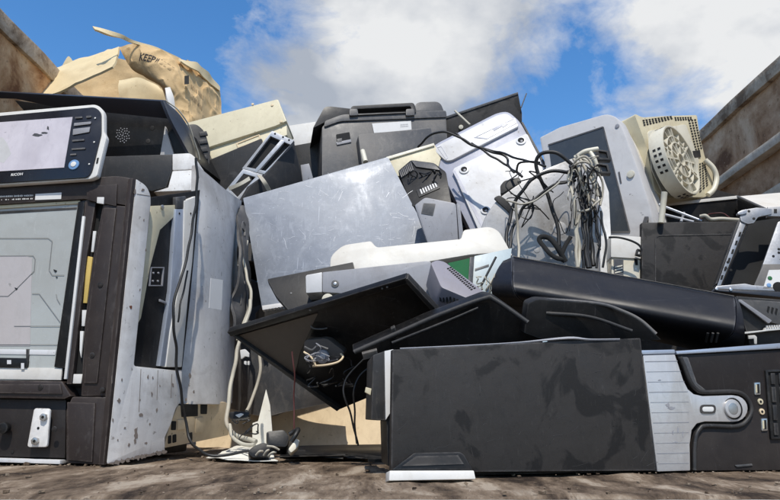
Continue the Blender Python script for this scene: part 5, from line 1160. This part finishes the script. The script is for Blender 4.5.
sol('white_cable', [(250, 300, 1.52), (247, 318, 1.5), (240, 338, 1.47), (236, 360, 1.45), (231, 385, 1.43), (228, 407, 1.41), (228, 424, 1.38), (234, 434, 1.35), (245, 439, 1.33), (256, 441, 1.31)], .0044, m_cwht, 'thick white cable hanging between the copier and the white wedge', grp='white cables hanging beside the copier')
sol('white_cable', [(247, 240, 1.72), (243, 255, 1.7), (248, 280, 1.68), (251, 300, 1.66), (244, 322, 1.64), (238, 340, 1.62)], .004, m_cwht, 'thin white cable squeezed between grey copier side and metal plate', grp='white cables hanging beside the copier')
sol('white_cable', [(260, 352, 1.48), (260, 368, 1.47), (257, 385, 1.46), (252, 400, 1.44), (246, 411, 1.42)], .0036, m_cwht, 'grey white cable hanging to the two pin plug', grp='white cables hanging beside the copier')
sol('white_cable', [(229, 424, 1.36), (232, 437, 1.33), (243, 444, 1.3), (255, 445, 1.28)], .0036, m_cwht, 'lower white cable curling along the floor to the wedge', grp='white cables hanging beside the copier')
t = T('mains_plug', 'black and white two pin plug dangling under the cables', 'plug')
q_ = Pl(240, 415, 1.40, 0, 10); prism(t, 'plug_body', q_, rnd([(229, 412), (236, 411), (250, 412), (248, 417), (234, 419), (229, 418)], 2), .02, m_black, bev=.002)
prism(t, 'plug_face', q_, rnd([(235, 415), (241, 413), (244, 414), (239, 417.6)], .8), .003, m_print, off=.003, bev=.0006)
t = T('wire_connector', 'small white connector hanging below the corner of the black tray', 'connector')
q_ = Pl(244, 355, 1.43, 0, 0)
for q in ([(240, 350), (245, 349), (249, 353), (249, 357), (245, 356), (241, 359)], [(244, 361), (246.4, 361), (246.4, 365), (244, 364)], [(247.4, 361), (249.4, 361), (249.4, 365), (247.4, 365)]): prism(t, 'pin' if q[0][0] > 241 else 'shell', q_, rnd(q, .8), .008, m_label, bev=.0008)
t = T('torn_sheet', 'crumpled grey metal strip between the copier side and the metal plate', 'metal strip')
sheet(t, 'strip', [[(240, 203, 1.74), (243, 203, 1.75), (245, 206, 1.78)], [(238, 240, 1.66), (243, 238, 1.71), (248, 242, 1.76)], [(236, 275, 1.65), (241, 270, 1.7), (248, 268, 1.76)], [(233, 305, 1.64), (240, 300, 1.69), (247, 300, 1.75)], [(234, 330, 1.63), (240, 326, 1.68), (244, 330, 1.74)]], .006, m_dgrey, sub=5, jitter=.018)
sol('red_wire', [(293.5, 352, 1.2), (293, 375, 1.2), (295, 400, 1.21), (294.5, 432, 1.2)], .0014, m_cred, 'thin red wire hanging from the black tray', 'wire')
sol('thin_wire', [(372, 352, 1.16), (352, 370, 1.16), (345, 384, 1.16), (346, 400, 1.16), (352, 420, 1.17), (357, 445, 1.18)], .0017, m_cblk, 'thin black wire hanging nearest the speaker unit', 'wire')
sol('thin_wire', [(373, 364, 1.15), (360, 375, 1.15), (354.5, 392, 1.15), (355.5, 415, 1.16), (357.5, 444, 1.17)], .0017, m_cblk, 'thin black wire hanging nearest the optical drive', 'wire')
sol('thin_wire', [(272, 433, 1.9), (300, 431.5, 1.9), (335, 431, 1.88), (384, 435, 1.86)], .0014, m_cblk, 'hair thin dark wire lying along the beige board', 'wire')

def wire_nest(name, lab, cx_, cy_, Y, w_, h_, n_, mat, seed, r_=.0014, cat='wires'):
    """a snarl of loose thin wires: one mass nobody could count"""
    rr = random.Random(seed); V = []; Fc = []
    for k in range(n_):
        pts = []; x, y = cx_ + rr.uniform(-w_, w_), cy_ + rr.uniform(-h_, h_)
        for j in range(5):
            pts.append((x, y, Y + rr.uniform(-.03, .03))); x += rr.uniform(-w_, w_) * .7; y += rr.uniform(-h_, h_) * .7
            x = min(cx_ + w_, max(cx_ - w_, x)); y = min(cy_ + h_, max(cy_ - h_, y))
        o_ = tube(None, 'tmp', pts, r_ * rr.uniform(.7, 1.3), mat, seg=5, n=6, kink=.003)
        b_ = len(V); V += [v.co.copy() for v in o_.data.vertices]; Fc += [[b_ + q for q in p.vertices] for p in o_.data.polygons]
        me_ = o_.data; bpy.data.objects.remove(o_); bpy.data.meshes.remove(me_)
    o_ = link(name, V, Fc, mat, None, smooth=60); solo(o_, lab, cat, kind='stuff')
wire_nest('loose_wires', 'snarl of thin dark wires in the gap below the curved black cover', 330, 372, 1.24, 24, 14, 9, m_cblk, 2)
wire_nest('loose_wires', 'dusty thin cream wires around the speaker unit under the tray', 322, 352, 1.225, 18, 9, 7, m_grey, 5, .0009)
wire_nest('loose_wires', 'dark wires tangled at the foot of the white cables', 245, 432, 1.33, 13, 12, 7, m_cblk, 8)
wire_nest('loose_wires', 'thin dark wires bunched behind the cable knot', 585, 208, 1.425, 15, 42, 18, m_cblk, 9, .0016)
wire_nest('loose_wires', 'thin dark wires straggling left over the round metal shroud', 540, 205, 1.48, 34, 34, 9, m_cblk, 21, .0014)
wire_nest('loose_wires', 'small snarl of pale wires under the white bezel', 486, 286, 1.31, 9, 12, 7, m_cwht, 22, .0014)
wire_nest('loose_wires', 'fine cream wires wound around the cable knot', 583, 178, 1.415, 15, 22, 4, m_cwht, 12, .0011)
wire_nest('loose_wires', 'grey wires stuffed between the metal plate and copier side', 243, 270, 1.7, 5, 45, 8, m_dgrey, 14, .002)
wire_nest('loose_wires', 'thin dark wires spilling around the black ribbed power unit', 425, 185, 1.84, 16, 14, 8, m_cblk, 15, .0018)

# ------------------------------------------------------------------ jumbled casings that fill the heart of the pile
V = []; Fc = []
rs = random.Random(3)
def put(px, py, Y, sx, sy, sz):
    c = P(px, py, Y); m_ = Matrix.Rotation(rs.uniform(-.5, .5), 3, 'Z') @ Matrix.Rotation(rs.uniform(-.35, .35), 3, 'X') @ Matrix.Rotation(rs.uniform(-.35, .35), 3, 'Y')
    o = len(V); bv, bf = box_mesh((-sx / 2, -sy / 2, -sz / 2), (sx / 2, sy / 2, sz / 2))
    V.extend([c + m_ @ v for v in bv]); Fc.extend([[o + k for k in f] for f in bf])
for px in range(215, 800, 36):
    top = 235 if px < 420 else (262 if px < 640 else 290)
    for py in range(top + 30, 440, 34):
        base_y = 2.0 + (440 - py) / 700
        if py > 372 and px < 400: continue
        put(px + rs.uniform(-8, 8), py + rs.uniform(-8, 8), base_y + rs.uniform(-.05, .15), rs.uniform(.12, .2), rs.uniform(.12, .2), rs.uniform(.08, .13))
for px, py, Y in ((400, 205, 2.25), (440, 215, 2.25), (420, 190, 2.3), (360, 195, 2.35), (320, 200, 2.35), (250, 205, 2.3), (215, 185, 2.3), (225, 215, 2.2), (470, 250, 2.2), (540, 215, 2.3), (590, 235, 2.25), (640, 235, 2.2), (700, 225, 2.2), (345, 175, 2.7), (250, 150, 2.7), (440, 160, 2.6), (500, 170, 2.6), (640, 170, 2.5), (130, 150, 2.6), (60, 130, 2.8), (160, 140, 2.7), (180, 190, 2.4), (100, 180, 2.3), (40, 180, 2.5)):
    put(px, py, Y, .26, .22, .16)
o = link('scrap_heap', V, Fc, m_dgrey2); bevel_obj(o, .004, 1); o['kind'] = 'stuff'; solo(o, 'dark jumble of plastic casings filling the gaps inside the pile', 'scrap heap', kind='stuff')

for t in T.all: t.settle()
for o in SOLO:
    if o.parent is None and o.type == 'MESH' and o.name not in ():
        vs = o.data.vertices
        lo = Vector([min(v.co[i] for v in vs) for i in range(3)]); hi = Vector([max(v.co[i] for v in vs) for i in range(3)])
        b = Vector(((lo.x + hi.x) / 2, (lo.y + hi.y) / 2, lo.z)); o.data.transform(Matrix.Translation(-b)); o.location = b
